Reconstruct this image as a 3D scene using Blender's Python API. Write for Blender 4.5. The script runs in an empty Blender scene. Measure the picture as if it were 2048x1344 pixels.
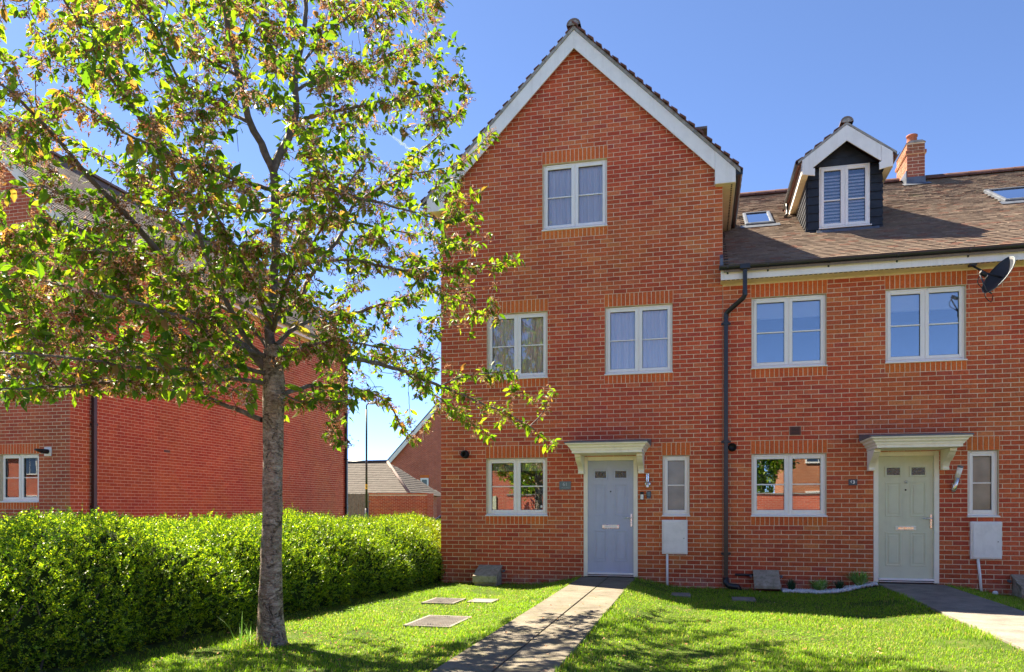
import bpy, bmesh, math, random
import numpy as np
from mathutils import Matrix, Vector

random.seed(7)
RNG = np.random.default_rng(11)
S = bpy.context.scene
COL = S.collection
R = math.radians

# ------------------------------------------------------------------ camera
F, CXP, HOR, TH = 1530.0, 1024.0, 1018.0, math.atan(376 / 1530.0)
CAMP = np.array([4.6296, -13.3624, 1.17])
cam = bpy.data.cameras.new('camera')
cam.sensor_width = 36.0
cam.lens = F / 2048 * 36
cam.shift_y = (HOR - 672) / 2048
cam.clip_start = 0.1
cam.clip_end = 6000
camo = bpy.data.objects.new('camera', cam)
camo.location = CAMP
camo.rotation_euler = (R(90), 0, TH)
COL.objects.link(camo)
S.camera = camo

# ------------------------------------------------------------------ sky, sun, exposure
SUN = Vector((-0.70, 0.375, 1.0)).normalized()          # towards the sun
elev = math.asin(SUN.z)
W = bpy.data.worlds.new('World')
S.world = W
W.use_nodes = True
wn = W.node_tree.nodes
bgn = wn['Background']
sky = wn.new('ShaderNodeTexSky')
sky.sky_type = 'NISHITA'
sky.sun_disc = False
sky.sun_elevation = elev
sky.sun_rotation = math.atan2(SUN.x, SUN.y)
sky.air_density = 0.3
sky.dust_density = 0.06
sky.ozone_density = 7.5
W.node_tree.links.new(sky.outputs[0], bgn.inputs[0])
bgn.inputs[1].default_value = 0.126
sl = bpy.data.lights.new('sun', 'SUN')
sl.energy = 5.0
sl.angle = R(0.5)
sl.color = (1.0, 0.93, 0.82)
so = bpy.data.objects.new('sun', sl)
so.rotation_euler = (-SUN).to_track_quat('-Z', 'Y').to_euler()
so.location = (-20, 10, 30)
COL.objects.link(so)
S.view_settings.view_transform = 'Standard'
S.view_settings.look = 'None'
S.view_settings.exposure = 2.15
S.view_settings.use_white_balance = True
S.view_settings.white_balance_temperature = 7400
S.view_settings.gamma = 1.0
S.view_settings.use_curve_mapping = False
S.cycles.max_bounces = 8
S.cycles.transparent_max_bounces = 12
S.cycles.caustics_reflective = False
S.cycles.caustics_refractive = False

# ------------------------------------------------------------------ helpers
def pix(px, py, D):
    """a point seen at photo pixel (px, py), D metres along the view axis"""
    u, v = (px - CXP) / F, (HOR - py) / F
    s, c = math.sin(TH), math.cos(TH)
    return CAMP + D * np.array([-s + u * c, c + u * s, v])

def proj(P):
    s, c = math.sin(TH), math.cos(TH)
    r = np.asarray(P) - CAMP
    D = -s * r[..., 0] + c * r[..., 1]
    Rr = c * r[..., 0] + s * r[..., 1]
    return CXP + F * Rr / D, HOR - F * r[..., 2] / D, D

def tag(o, label=None, cat=None, group=None, kind=None):
    if label: o['label'] = label
    if cat: o['category'] = cat
    if group: o['group'] = group
    if kind: o['kind'] = kind
    return o

def empty(name, loc, label=None, cat=None, group=None):
    o = bpy.data.objects.new(name, None)
    o.empty_display_size = 0.1
    o.location = loc
    COL.objects.link(o)
    return tag(o, label, cat, group)

def put(name, me, parent=None):
    o = bpy.data.objects.new(name, me)
    COL.objects.link(o)
    if parent is not None:
        o.parent = parent
        if parent.type == 'EMPTY':
            o.matrix_parent_inverse = Matrix.Translation(-Vector(parent.location))
    return o

def npmesh(name, V, Fc, mat, var=None, smooth=False):
    """Fc: list of arrays (n,k) of face indices"""
    V = np.asarray(V, dtype=np.float32)
    me = bpy.data.meshes.new(name)
    if not isinstance(Fc, (list, tuple)): Fc = [Fc]
    Fc = [np.asarray(f, dtype=np.int32) for f in Fc if len(f)]
    nl = sum(f.size for f in Fc); nf = sum(len(f) for f in Fc)
    me.vertices.add(len(V)); me.vertices.foreach_set('co', V.ravel())
    me.loops.add(nl); me.polygons.add(nf)
    me.loops.foreach_set('vertex_index', np.concatenate([f.ravel() for f in Fc]))
    tot = np.concatenate([np.full(len(f), f.shape[1], np.int32) for f in Fc])
    st = np.concatenate([[0], np.cumsum(tot)[:-1]]).astype(np.int32)
    me.polygons.foreach_set('loop_start', st)
    try: me.polygons.foreach_set('loop_total', tot)
    except Exception: pass
    me.polygons.foreach_set('use_smooth', np.full(nf, bool(smooth)))
    if var is not None:
        a = me.attributes.new('var', 'FLOAT', 'FACE')
        a.data.foreach_set('value', np.asarray(var, dtype=np.float32))
    me.update(calc_edges=True)
    if mat: me.materials.append(mat)
    return me

class MB:
    """collects boxes, prisms, tubes, sheets and makes ONE mesh object of them"""
    def __init__(s): s.v = []; s.f = []; s.n = 0; s.sm = []
    def add(s, V, Fs, smooth=False):
        b = s.n
        s.v += [tuple(map(float, p)) for p in V]; s.n += len(V)
        for f in Fs: s.f.append(tuple(b + i for i in f)); s.sm.append(smooth)
        return s
    def box(s, x0, x1, y0, y1, z0, z1):
        V = [(x0,y0,z0),(x1,y0,z0),(x1,y1,z0),(x0,y1,z0),(x0,y0,z1),(x1,y0,z1),(x1,y1,z1),(x0,y1,z1)]
        return s.add(V, [(0,3,2,1),(4,5,6,7),(0,1,5,4),(1,2,6,5),(2,3,7,6),(3,0,4,7)])
    def prism(s, poly, axis, a0, a1):
        """poly: 2D points in the other two axes (xz for axis y, yz for x, xy for z)"""
        n = len(poly)
        def p3(q, a):
            if axis == 'y': return (q[0], a, q[1])
            if axis == 'x': return (a, q[0], q[1])
            return (q[0], q[1], a)
        V = [p3(q, a0) for q in poly] + [p3(q, a1) for q in poly]
        Fs = [tuple(range(n)), tuple(reversed(range(n, 2*n)))]
        for i in range(n):
            j = (i + 1) % n
            Fs.append((i, i + n, j + n, j))
        return s.add(V, Fs)
    def tube(s, pts, rad, n=8, cap=True, smooth=True):
        V, Fs = tube_np(np.array(pts, float), rad, n)
        Fs = [tuple(q) for q in Fs]
        s.add(V, Fs, smooth)
        if cap:
            m = len(pts)
            b = s.n - m * n
            s.f.append(tuple(b + i for i in reversed(range(n)))); s.sm.append(False)
            s.f.append(tuple(b + (m-1)*n + i for i in range(n))); s.sm.append(False)
        return s
    def lathe(s, prof, c, axis='z', n=16, smooth=True):
        """prof: (r, h) pairs"""
        V = []; Fs = []
        for r, h in prof:
            for k in range(n):
                a = 2*math.pi*k/n
                p = (r*math.cos(a), r*math.sin(a), h)
                if axis == 'y': p = (p[0], h, p[1])
                if axis == 'x': p = (h, p[0], p[1])
                V.append((c[0]+p[0], c[1]+p[1], c[2]+p[2]))
        for i in range(len(prof)-1):
            for k in range(n):
                k2 = (k+1) % n
                Fs.append((i*n+k, i*n+k2, (i+1)*n+k2, (i+1)*n+k))
        return s.add(V, Fs, smooth)
    def build(s, name, mat, parent=None, bevel=0):
        me = bpy.data.meshes.new(name)
        me.from_pydata(s.v, [], s.f)
        bm = bmesh.new(); bm.from_mesh(me); bmesh.ops.recalc_face_normals(bm, faces=bm.faces); bm.to_mesh(me); bm.free()
        me.polygons.foreach_set('use_smooth', s.sm)
        if mat: me.materials.append(mat)
        me.update()
        o = put(name, me, parent)
        if bevel:
            m = o.modifiers.new('bevel', 'BEVEL'); m.width = bevel; m.segments = 2
            m.limit_method = 'ANGLE'; m.angle_limit = R(40)
        return o

def tube_np(P, rad, n=6):
    """rings of n vertices along the polyline P"""
    m = len(P)
    rad = np.broadcast_to(np.asarray(rad, float), (m,))
    T = np.gradient(P, axis=0); T /= np.linalg.norm(T, axis=1)[:, None] + 1e-9
    ref = np.array([0.31, 0.17, 0.93])
    if abs(T[0] @ ref) > 0.9: ref = np.array([0.93, 0.2, 0.3])
    A = np.zeros_like(P); 
    a = np.cross(T[0], ref); a /= np.linalg.norm(a)
    for i in range(m):
        a = a - (a @ T[i]) * T[i]; a /= np.linalg.norm(a) + 1e-9
        A[i] = a
    B = np.cross(T, A)
    ang = np.arange(n) * 2 * math.pi / n
    V = P[:, None, :] + rad[:, None, None] * (np.cos(ang)[None, :, None] * A[:, None, :] + np.sin(ang)[None, :, None] * B[:, None, :])
    i = np.arange(m - 1)[:, None] * n; k = np.arange(n)[None, :]; k2 = (k + 1) % n
    Q = np.stack([i + k, i + k2, i + n + k2, i + n + k], -1).reshape(-1, 4)
    return V.reshape(-1, 3), Q

def spline(P, step=0.08):
    """Catmull-Rom through P, resampled"""
    P = np.asarray(P, float)
    if len(P) < 2: return P
    E = np.vstack([2*P[0]-P[1], P, 2*P[-1]-P[-2]])
    out = []
    for i in range(1, len(E) - 2):
        n = max(2, int(np.linalg.norm(E[i+1][:3]-E[i][:3]) / step))
        for t in np.linspace(0, 1, n, endpoint=False):
            a, b, c, d = E[i-1], E[i], E[i+1], E[i+2]
            out.append(0.5*((2*b) + (-a+c)*t + (2*a-5*b+4*c-d)*t*t + (-a+3*b-3*c+d)*t**3))
    out.append(P[-1])
    return np.array(out)

# ------------------------------------------------------------------ materials
def new_mat(name):
    m = bpy.data.materials.new(name); m.use_nodes = True
    nt = m.node_tree
    for n in list(nt.nodes): nt.nodes.remove(n)
    out = nt.nodes.new('ShaderNodeOutputMaterial')
    return m, nt, out

class NT:
    def __init__(s, nt): s.t = nt
    def n(s, typ, **kw):
        nd = s.t.nodes.new('ShaderNode' + typ)
        for k, v in kw.items(): setattr(nd, k, v)
        return nd
    def l(s, a, b): s.t.links.new(a, b)
    def val(s, x, inp):
        if hasattr(x, 'is_output') or hasattr(x, 'links'): s.l(x, inp)
        else: inp.default_value = x
    def noise(s, scale, detail=3, rough=0.6, vec=None, dist=0.0):
        nd = s.n('TexNoise'); nd.inputs['Scale'].default_value = scale
        nd.inputs['Detail'].default_value = detail; nd.inputs['Roughness'].default_value = rough
        nd.inputs['Distortion'].default_value = dist
        if vec is not None: s.l(vec, nd.inputs['Vector'])
        return nd.outputs['Fac']
    def pos(s): return s.n('NewGeometry').outputs['Position']
    def ramp(s, fac, stops, interp='LINEAR'):
        nd = s.n('ValToRGB'); cr = nd.color_ramp; cr.interpolation = interp
        while len(cr.elements) < len(stops): cr.elements.new(0.5)
        for e, (p, c) in zip(cr.elements, stops):
            e.position = p
            e.color = (*c, 1) if not isinstance(c, (int, float)) else (c, c, c, 1)
        s.l(fac, nd.inputs['Fac'])
        return nd.outputs['Color']
    def mix(s, a, b, fac, mode='MIX'):
        nd = s.n('Mix', data_type='RGBA', blend_type=mode)
        ii = [i for i in nd.inputs if i.type == 'RGBA']
        s.val(fac, nd.inputs[0])
        for x, inp in ((a, ii[0]), (b, ii[1])):
            if isinstance(x, (tuple, list)): inp.default_value = (*x, 1) if len(x) == 3 else x
            else: s.l(x, inp)
        return [o for o in nd.outputs if o.type == 'RGBA'][0]
    def math(s, op, a, b=0.0, c=None):
        nd = s.n('Math', operation=op)
        s.val(a, nd.inputs[0]); s.val(b, nd.inputs[1])
        if c is not None: s.val(c, nd.inputs[2])
        return nd.outputs[0]
    def mapr(s, x, a, b, c=0.0, d=1.0):
        nd = s.n('MapRange'); s.val(x, nd.inputs[0])
        for i, v in enumerate((a, b, c, d)): nd.inputs[i+1].default_value = v
        return nd.outputs[0]
    def var(s):
        a = s.n('Attribute'); a.attribute_name = 'var'
        o = s.n('ObjectInfo')
        return s.math('FRACT', s.math('ADD', a.outputs['Fac'], o.outputs['Random']))
    def bump(s, h, strength=0.3, dist=0.01):
        nd = s.n('Bump'); nd.inputs['Strength'].default_value = strength
        nd.inputs['Distance'].default_value = dist; s.l(h, nd.inputs['Height'])
        return nd.outputs[0]
    def princ(s, col, rough=0.6, spec=0.4, metal=0.0, normal=None):
        nd = s.n('BsdfPrincipled')
        if isinstance(col, (tuple, list)): nd.inputs['Base Color'].default_value = (*col, 1)
        else: s.l(col, nd.inputs['Base Color'])
        s.val(rough, nd.inputs['Roughness'])
        nd.inputs['Specular IOR Level'].default_value = spec
        nd.inputs['Metallic'].default_value = metal
        if normal is not None: s.l(normal, nd.inputs['Normal'])
        return nd.outputs[0]

def plain(name, col, rough=0.5, spec=0.4, metal=0.0, wear=0.12, scale=6.0, bump=0.0):
    """painted or moulded stuff with a little dirt and unevenness"""
    m, nt, out = new_mat(name); t = NT(nt)
    p = t.pos()
    f = t.noise(scale, 5, 0.65, p)
    dark = tuple(c * (1 - 2.2*wear) for c in col)
    c = t.mix(dark, col, t.mapr(f, 0.3, 0.55))
    mps = t.n('Mapping'); t.l(p, mps.inputs[0]); mps.inputs['Scale'].default_value = (1, 1, 0.08)
    sk = t.mapr(t.noise(11, 4, 0.7, mps.outputs[0]), 0.52, 0.72)
    c = t.mix(c, tuple(q*0.62 for q in (col[0], col[1]*0.97, col[2]*0.9)), t.math('MULTIPLY', sk, min(0.5, 2.5*wear+0.12)))
    r = t.mapr(t.noise(scale*4, 2, 0.5, p), 0.2, 0.8, max(0.05, rough-0.1), min(1, rough+0.1))
    nrm = t.bump(t.noise(scale*12, 3, 0.6, p), 0.4, bump) if bump else None
    t.l(t.princ(c, r, spec, metal, nrm), out.inputs[0])
    return m

def brick_mat(name, stops, stain=True):
    m, nt, out = new_mat(name); t = NT(nt)
    p = t.pos(); v = t.var()
    c = t.ramp(v, stops)
    mott = t.noise(38, 4, 0.7, p)
    c = t.mix(c, t.ramp(mott, [(0.25, 0.62), (0.5, 1.0), (0.8, 1.28)]), 1.0, 'MULTIPLY')
    big = t.noise(0.9, 3, 0.55, p)
    c = t.mix(c, t.ramp(big, [(0.3, 0.86), (0.7, 1.1)]), 1.0, 'MULTIPLY')
    hue = t.mapr(t.noise(0.45, 3, 0.6, p, 0.5), 0.42, 0.62)
    c = t.mix(c, t.mix(c, (0.95, 1.35, 0.95), 1.0, 'MULTIPLY'), t.math('MULTIPLY', hue, 0.8))
    mpz = t.n('Mapping'); t.l(p, mpz.inputs[0]); mpz.inputs['Scale'].default_value = (1, 1, 0.12)
    strk = t.mapr(t.noise(2.6, 4, 0.6, mpz.outputs[0]), 0.55, 0.75)
    c = t.mix(c, t.mix(c, (0.72, 0.74, 0.78), 1.0, 'MULTIPLY'), t.math('MULTIPLY', strk, 0.6))
    fl = t.mapr(t.noise(55, 2, 0.5, p), 0.7, 0.78)
    c = t.mix(c, (0.55, 0.33, 0.25), t.math('MULTIPLY', fl, 0.55))
    if stain:
        sx = t.n('SeparateXYZ'); t.l(p, sx.inputs[0])
        low = t.mapr(sx.outputs['Z'], -0.16, 0.1, 1.0, 0.0)
        w = t.math('MULTIPLY', low, t.mapr(t.noise(7, 5, 0.7, p), 0.42, 0.68))
        c = t.mix(c, (0.5, 0.42, 0.38), t.math('MULTIPLY', w, 0.6))
        dirt = t.mapr(sx.outputs['Z'], 0.0, 0.55, 0.72, 1.0)
        c = t.mix(c, t.ramp(dirt, [(0, 0), (1, 1.0)]), 0.8, 'MULTIPLY')
    nrm = t.bump(t.noise(120, 4, 0.7, p), 0.5, 0.004)
    t.l(t.princ(c, 0.85, 0.25, 0, nrm), out.inputs[0])
    return m

BR = [(0.0, (0.46, 0.068, 0.034)), (0.25, (0.55, 0.088, 0.040)), (0.5, (0.60, 0.100, 0.044)),
      (0.75, (0.63, 0.122, 0.050)), (0.86, (0.47, 0.074, 0.048)), (0.95, (0.67, 0.160, 0.070)), (1.0, (0.51, 0.088, 0.046))]
OR = [(0.0, (0.66, 0.118, 0.034)), (0.5, (0.72, 0.142, 0.040)), (1.0, (0.62, 0.110, 0.038))]
BL = [(0.0, (0.42, 0.072, 0.042)), (0.4, (0.49, 0.094, 0.050)), (0.8, (0.54, 0.118, 0.058)), (1.0, (0.45, 0.084, 0.052))]
M = {}
CHB = [(0.0, (0.32, 0.09, 0.055)), (0.5, (0.39, 0.12, 0.072)), (1.0, (0.34, 0.10, 0.062))]
M['brick_chimney'] = brick_mat('brown_red_brick', CHB, False)
M['brick'] = brick_mat('red_brick', BR)
M['brick_orange'] = brick_mat('orange_brick', OR, False)
M['brick_left'] = brick_mat('deep_red_brick', BL, False)

def mortar_mat():
    m, nt, out = new_mat('mortar'); t = NT(nt); p = t.pos()
    c = t.ramp(t.noise(9, 5, 0.7, p), [(0.3, (0.62, 0.49, 0.32)), (0.55, (0.78, 0.64, 0.44)), (0.75, (0.85, 0.75, 0.57))])
    t.l(t.princ(c, 0.95, 0.1, 0, t.bump(t.noise(200, 2, 0.6, p), 0.5, 0.003)), out.inputs[0])
    return m
M['mortar'] = mortar_mat()

def brick_tex_mat(name, c1, c2, lu, lv, rot=0.0):
    """bricks too far off, or out of sight, to be built one by one"""
    m, nt, out = new_mat(name); t = NT(nt)
    tc = t.pos()
    sx = t.n('SeparateXYZ'); t.l(tc, sx.inputs[0])
    u = t.math('ADD', sx.outputs['X'], sx.outputs['Y'])
    cb = t.n('CombineXYZ'); t.l(u, cb.inputs[0]); t.l(sx.outputs['Z'], cb.inputs[1])
    b = t.n('TexBrick')
    b.inputs['Scale'].default_value = 1.0
    b.inputs['Brick Width'].default_value = lu; b.inputs['Row Height'].default_value = lv
    b.inputs['Mortar Size'].default_value = 0.006; b.inputs['Bias'].default_value = 0.0
    b.inputs['Color1'].default_value = (*c1, 1); b.inputs['Color2'].default_value = (*c2, 1)
    b.inputs['Mortar'].default_value = (0.5, 0.4, 0.3, 1)
    t.l(cb.outputs[0], b.inputs['Vector'])
    c = t.mix(b.outputs['Color'], t.ramp(t.noise(1.2, 3, 0.6, tc), [(0.3, 0.85), (0.7, 1.1)]), 1.0, 'MULTIPLY')
    t.l(t.princ(c, 0.9, 0.2), out.inputs[0])
    return m
M['brick_tex'] = brick_tex_mat('far_brick', (0.46, 0.080, 0.046), (0.56, 0.115, 0.06), 0.225, 0.075)
M['brick_tex2'] = brick_tex_mat('far_orange_brick', (0.42, 0.12, 0.05), (0.5, 0.17, 0.07), 0.225, 0.075)

M['upvc'] = plain('white_window_plastic', (0.86, 0.83, 0.77), 0.35, 0.45, wear=0.02)
M['paint'] = plain('white_painted_board', (0.86, 0.83, 0.77), 0.5, 0.35, wear=0.05, scale=3)
M['cream'] = plain('white_moulding', (0.87, 0.82, 0.68), 0.45, 0.4, wear=0.04)
M['soffit'] = plain('soffit_board', (0.82, 0.72, 0.50), 0.6, 0.3, wear=0.06)
M['black_plastic'] = plain('black_rainwater_plastic', (0.018, 0.02, 0.024), 0.35, 0.5, wear=0.2)
M['brown_plastic'] = plain('dark_brown_rainwater_plastic', (0.045, 0.03, 0.03), 0.4, 0.5, wear=0.2)
M['clad'] = plain('black_weatherboard_paint', (0.022, 0.026, 0.033), 0.5, 0.4, wear=0.25, scale=9)
M['lead'] = plain('lead_sheet', (0.13, 0.15, 0.18), 0.5, 0.4, metal=0.3, wear=0.2)
M['door_blue'] = plain('grey_blue_door_paint', (0.42, 0.465, 0.58), 0.4, 0.45, wear=0.03)
M['door_green'] = plain('sage_green_door_paint', (0.60, 0.62, 0.45), 0.4, 0.45, wear=0.03)
M['chrome'] = plain('brushed_steel', (0.75, 0.73, 0.68), 0.28, 0.5, metal=0.9, wear=0.1)
M['dark'] = plain('black_rubber', (0.012, 0.012, 0.013), 0.5, 0.4)
M['box_white'] = plain('meter_box_plastic', (0.84, 0.81, 0.76), 0.5, 0.35, wear=0.06)
M['slate'] = plain('grey_slate', (0.15, 0.19, 0.20), 0.5, 0.4, wear=0.1, scale=14)
M['navy'] = plain('dark_blue_plate', (0.03, 0.065, 0.09), 0.35, 0.5)
M['white_ink'] = plain('white_lettering', (0.85, 0.85, 0.85), 0.5, 0.3, wear=0.0)
M['grey_ink'] = plain('pale_grey_lettering', (0.55, 0.58, 0.58), 0.4, 0.4, wear=0.05)
M['terracotta'] = plain('terracotta', (0.40, 0.13, 0.07), 0.8, 0.2, wear=0.1, scale=9)
M['vent_brown'] = plain('brown_vent', (0.16, 0.06, 0.045), 0.6, 0.3)
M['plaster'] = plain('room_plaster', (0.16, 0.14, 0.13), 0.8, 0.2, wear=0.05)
M['curtain'] = None
M['wood'] = plain('weathered_timber', (0.30, 0.25, 0.20), 0.85, 0.2, wear=0.2, scale=11)
M['dish'] = plain('dark_grey_mesh_metal', (0.035, 0.042, 0.055), 0.45, 0.4, wear=0.1)
M['petal'] = None

def curtain_mat():
    m, nt, out = new_mat('net_curtain'); t = NT(nt)
    d = t.n('BsdfDiffuse'); d.inputs[0].default_value = (0.97, 0.95, 0.92, 1)
    tr = t.n('BsdfTranslucent'); tr.inputs[0].default_value = (0.8, 0.82, 0.85, 1)
    mx = t.n('MixShader'); mx.inputs[0].default_value = 0.12
    t.l(d.outputs[0], mx.inputs[1]); t.l(tr.outputs[0], mx.inputs[2]); t.l(mx.outputs[0], out.inputs[0])
    return m
M['curtain'] = curtain_mat()

def glass_mat(name, base, tint=(0.85, 0.9, 0.92), wav=True):
    m, nt, out = new_mat(name); t = NT(nt)
    fr = t.n('Fresnel'); fr.inputs[0].default_value = 1.5
    fac = t.math('MINIMUM', t.math('ADD', t.math('MULTIPLY', fr.outputs[0], 2.0), base), 1.0)
    g = t.n('BsdfGlossy'); g.inputs['Roughness'].default_value = 0.0
    g.inputs[0].default_value = (0.95, 0.97, 1.0, 1)
    if wav:
        t.l(t.bump(t.noise(2.2, 2, 0.5, t.pos()), 0.02, 0.01), g.inputs['Normal'])
    tr = t.n('BsdfTransparent'); tr.inputs[0].default_value = (*tint, 1)
    mx = t.n('MixShader'); t.l(fac, mx.inputs[0]); t.l(tr.outputs[0], mx.inputs[1]); t.l(g.outputs[0], mx.inputs[2])
    t.l(mx.outputs[0], out.inputs[0])
    return m
M['glass'] = glass_mat('window_glass', 0.13)
M['glass_clear'] = glass_mat('clear_window_glass', 0.04, (0.99, 0.99, 0.99))

def frosted():
    m, nt, out = new_mat('obscured_glass'); t = NT(nt); p = t.pos()
    h = t.noise(45, 3, 0.6, p)
    c = t.ramp(t.noise(3, 2, 0.5, p), [(0.3, (0.16, 0.16, 0.12)), (0.7, (0.30, 0.28, 0.22))])
    t.l(t.princ(c, 0.22, 0.9, 0, t.bump(h, 0.35, 0.01)), out.inputs[0])
    return m
M['frosted'] = frosted()

def door_glass():
    m, nt, out = new_mat('leaded_door_glass'); t = NT(nt); p = t.pos()
    v = t.n('TexVoronoi'); v.inputs['Scale'].default_value = 55; t.l(p, v.inputs['Vector'])
    c = t.ramp(v.outputs['Color'], [(0.2, (0.015, 0.015, 0.01)), (0.5, (0.05, 0.05, 0.03)), (0.8, (0.12, 0.10, 0.06))])
    t.l(t.princ(c, 0.12, 0.8, 0, t.bump(v.outputs['Distance'], 0.4, 0.01)), out.inputs[0])
    return m
M['door_glass'] = door_glass()

def tile_mat(name, stops, lichen=True):
    m, nt, out = new_mat(name); t = NT(nt); p = t.pos(); v = t.var()
    c = t.ramp(v, stops)
    c = t.mix(c, t.ramp(t.noise(14, 5, 0.7, p), [(0.25, 0.75), (0.5, 1.0), (0.8, 1.25)]), 1.0, 'MULTIPLY')
    if lichen:
        sx = t.n('SeparateXYZ'); t.l(p, sx.inputs[0])
        hi = t.mapr(sx.outputs['Y'], 0.8, 4.6, 0.25, 1.0)
        l1 = t.math('MULTIPLY', t.mapr(t.noise(6.5, 5, 0.75, p), 0.56, 0.68), hi)
        c = t.mix(c, (0.42, 0.38, 0.28), t.math('MULTIPLY', l1, 0.75))
        l3 = t.math('MULTIPLY', t.mapr(t.noise(4.5, 4, 0.8, p, 0.8), 0.62, 0.7), hi)
        c = t.mix(c, (0.40, 0.27, 0.05), t.math('MULTIPLY', l3, 0.55))
        g = t.mapr(t.noise(2.2, 4, 0.7, p), 0.6, 0.75)
        c = t.mix(c, (0.11, 0.15, 0.05), t.math('MULTIPLY', g, 0.4))
    t.l(t.princ(c, 0.85, 0.25, 0, t.bump(t.noise(90, 3, 0.7, p), 0.5, 0.004)), out.inputs[0])
    return m
M['tile'] = tile_mat('brown_clay_tile', [(0, (0.165, 0.12, 0.09)), (0.5, (0.215, 0.16, 0.12)), (0.85, (0.24, 0.18, 0.135)), (0.95, (0.23, 0.115, 0.08)), (1, (0.18, 0.13, 0.10))])
M['tile_grey'] = tile_mat('grey_brown_tile', [(0, (0.14, 0.125, 0.11)), (0.5, (0.18, 0.16, 0.145)), (1, (0.155, 0.135, 0.12))], False)
M['tile_dark'] = tile_mat('red_brown_tile', [(0, (0.13, 0.06, 0.055)), (0.5, (0.2, 0.09, 0.075)), (1, (0.16, 0.08, 0.07))], False)
M['tile_garage'] = tile_mat('dull_grey_tile', [(0, (0.075, 0.066, 0.056)), (0.5, (0.10, 0.088, 0.075)), (1, (0.085, 0.072, 0.062))], False)
M['ridge'] = plain('grey_ridge_tile', (0.22, 0.17, 0.15), 0.85, 0.2, wear=0.2, scale=10)
M['ridge_red'] = plain('red_ridge_tile', (0.15, 0.075, 0.06), 0.85, 0.2, wear=0.2, scale=10)
M['verge'] = plain('grey_verge_mortar', (0.36, 0.34, 0.31), 0.9, 0.1, wear=0.2, scale=15, bump=0.004)
M['concrete_box'] = None

def concrete(name, stops, scale=5, moss=0.0, bump=0.006):
    m, nt, out = new_mat(name); t = NT(nt); p = t.pos()
    c = t.ramp(t.noise(scale, 6, 0.7, p), stops)
    c = t.mix(c, t.ramp(t.noise(scale*22, 3, 0.7, p), [(0.25, 0.7), (0.55, 1.0), (0.8, 1.25)]), 1.0, 'MULTIPLY')
    if moss:
        c = t.mix(c, (0.10, 0.115, 0.035), t.math('MULTIPLY', t.mapr(t.noise(scale*2.1, 5, 0.75, p), 0.5, 0.66), moss))
    t.l(t.princ(c, 0.9, 0.2, 0, t.bump(t.noise(scale*30, 4, 0.7, p), 0.6, bump)), out.inputs[0])
    return m
M['slab'] = concrete('pale_concrete', [(0.28, (0.085, 0.074, 0.057)), (0.45, (0.165, 0.145, 0.112)), (0.6, (0.205, 0.18, 0.142)), (0.75, (0.26, 0.23, 0.185))], 2.3, 0.3)
M['asphalt'] = concrete('weathered_tarmac', [(0.3, (0.15, 0.135, 0.115)), (0.55, (0.25, 0.225, 0.19)), (0.75, (0.34, 0.305, 0.26))], 3.0, 0.1, 0.012)
M['unseen_road'] = concrete('road_asphalt', [(0.3, (0.05, 0.05, 0.05)), (0.7, (0.085, 0.082, 0.08))], 2.0)
M['pave'] = concrete('pavement_concrete', [(0.3, (0.26, 0.24, 0.21)), (0.7, (0.36, 0.34, 0.30))], 2.0)
M['concrete_box'] = concrete('mossy_concrete', [(0.3, (0.24, 0.205, 0.15)), (0.55, (0.38, 0.325, 0.25)), (0.8, (0.50, 0.44, 0.35))], 9, 0.55)
M['iron'] = concrete('worn_steel_cover', [(0.3, (0.17, 0.155, 0.14)), (0.7, (0.30, 0.275, 0.25))], 5, 0.1, 0.003)

def bark_mat():
    m, nt, out = new_mat('cherry_bark'); t = NT(nt); p = t.pos()
    mp = t.n('Mapping'); t.l(p, mp.inputs[0]); mp.inputs['Scale'].default_value = (1, 1, 2.2)
    a = t.noise(13, 6, 0.75, mp.outputs[0], 0.9)
    c = t.ramp(a, [(0.32, (0.07, 0.042, 0.026)), (0.45, (0.28, 0.20, 0.15)), (0.56, (0.46, 0.36, 0.28)), (0.68, (0.64, 0.54, 0.44))])
    mp2 = t.n('Mapping'); t.l(p, mp2.inputs[0]); mp2.inputs['Scale'].default_value = (1, 1, 4.5)
    lent = t.mapr(t.noise(34, 3, 0.65, mp2.outputs[0], 0.4), 0.56, 0.64)
    c = t.mix(c, (0.85, 0.77, 0.68), t.math('MULTIPLY', lent, 0.85))
    k = t.mapr(t.noise(6.5, 5, 0.8, p, 1.6), 0.56, 0.64)
    c = t.mix(c, (0.05, 0.03, 0.018), t.math('MULTIPLY', k, 0.8))
    k2 = t.mapr(t.noise(17, 4, 0.7, p, 1.2), 0.60, 0.68)
    c = t.mix(c, (0.15, 0.085, 0.045), t.math('MULTIPLY', k2, 0.7))
    gr = t.mapr(t.noise(3, 4, 0.7, p), 0.52, 0.72)
    c = t.mix(c, (0.15, 0.15, 0.06), t.math('MULTIPLY', gr, 0.4))
    h = t.math('ADD', a, t.math('ADD', t.math('MULTIPLY', k, -0.9), t.math('MULTIPLY', lent, 0.3)))
    t.l(t.princ(c, 0.85, 0.2, 0, t.bump(h, 1.0, 0.03)), out.inputs[0])
    return m
M['bark'] = bark_mat()
def twig_mat():
    m, nt, out = new_mat('grey_brown_twig_bark'); t = NT(nt); p = t.pos()
    c = t.ramp(t.noise(16, 4, 0.7, p), [(0.3, (0.06, 0.045, 0.035)), (0.6, (0.15, 0.12, 0.10)), (0.8, (0.28, 0.25, 0.22))])
    t.l(t.princ(c, 0.7, 0.35, 0, t.bump(t.noise(60, 3, 0.6, p), 0.5, 0.005)), out.inputs[0])
    return m
M['twig'] = twig_mat()

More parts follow.
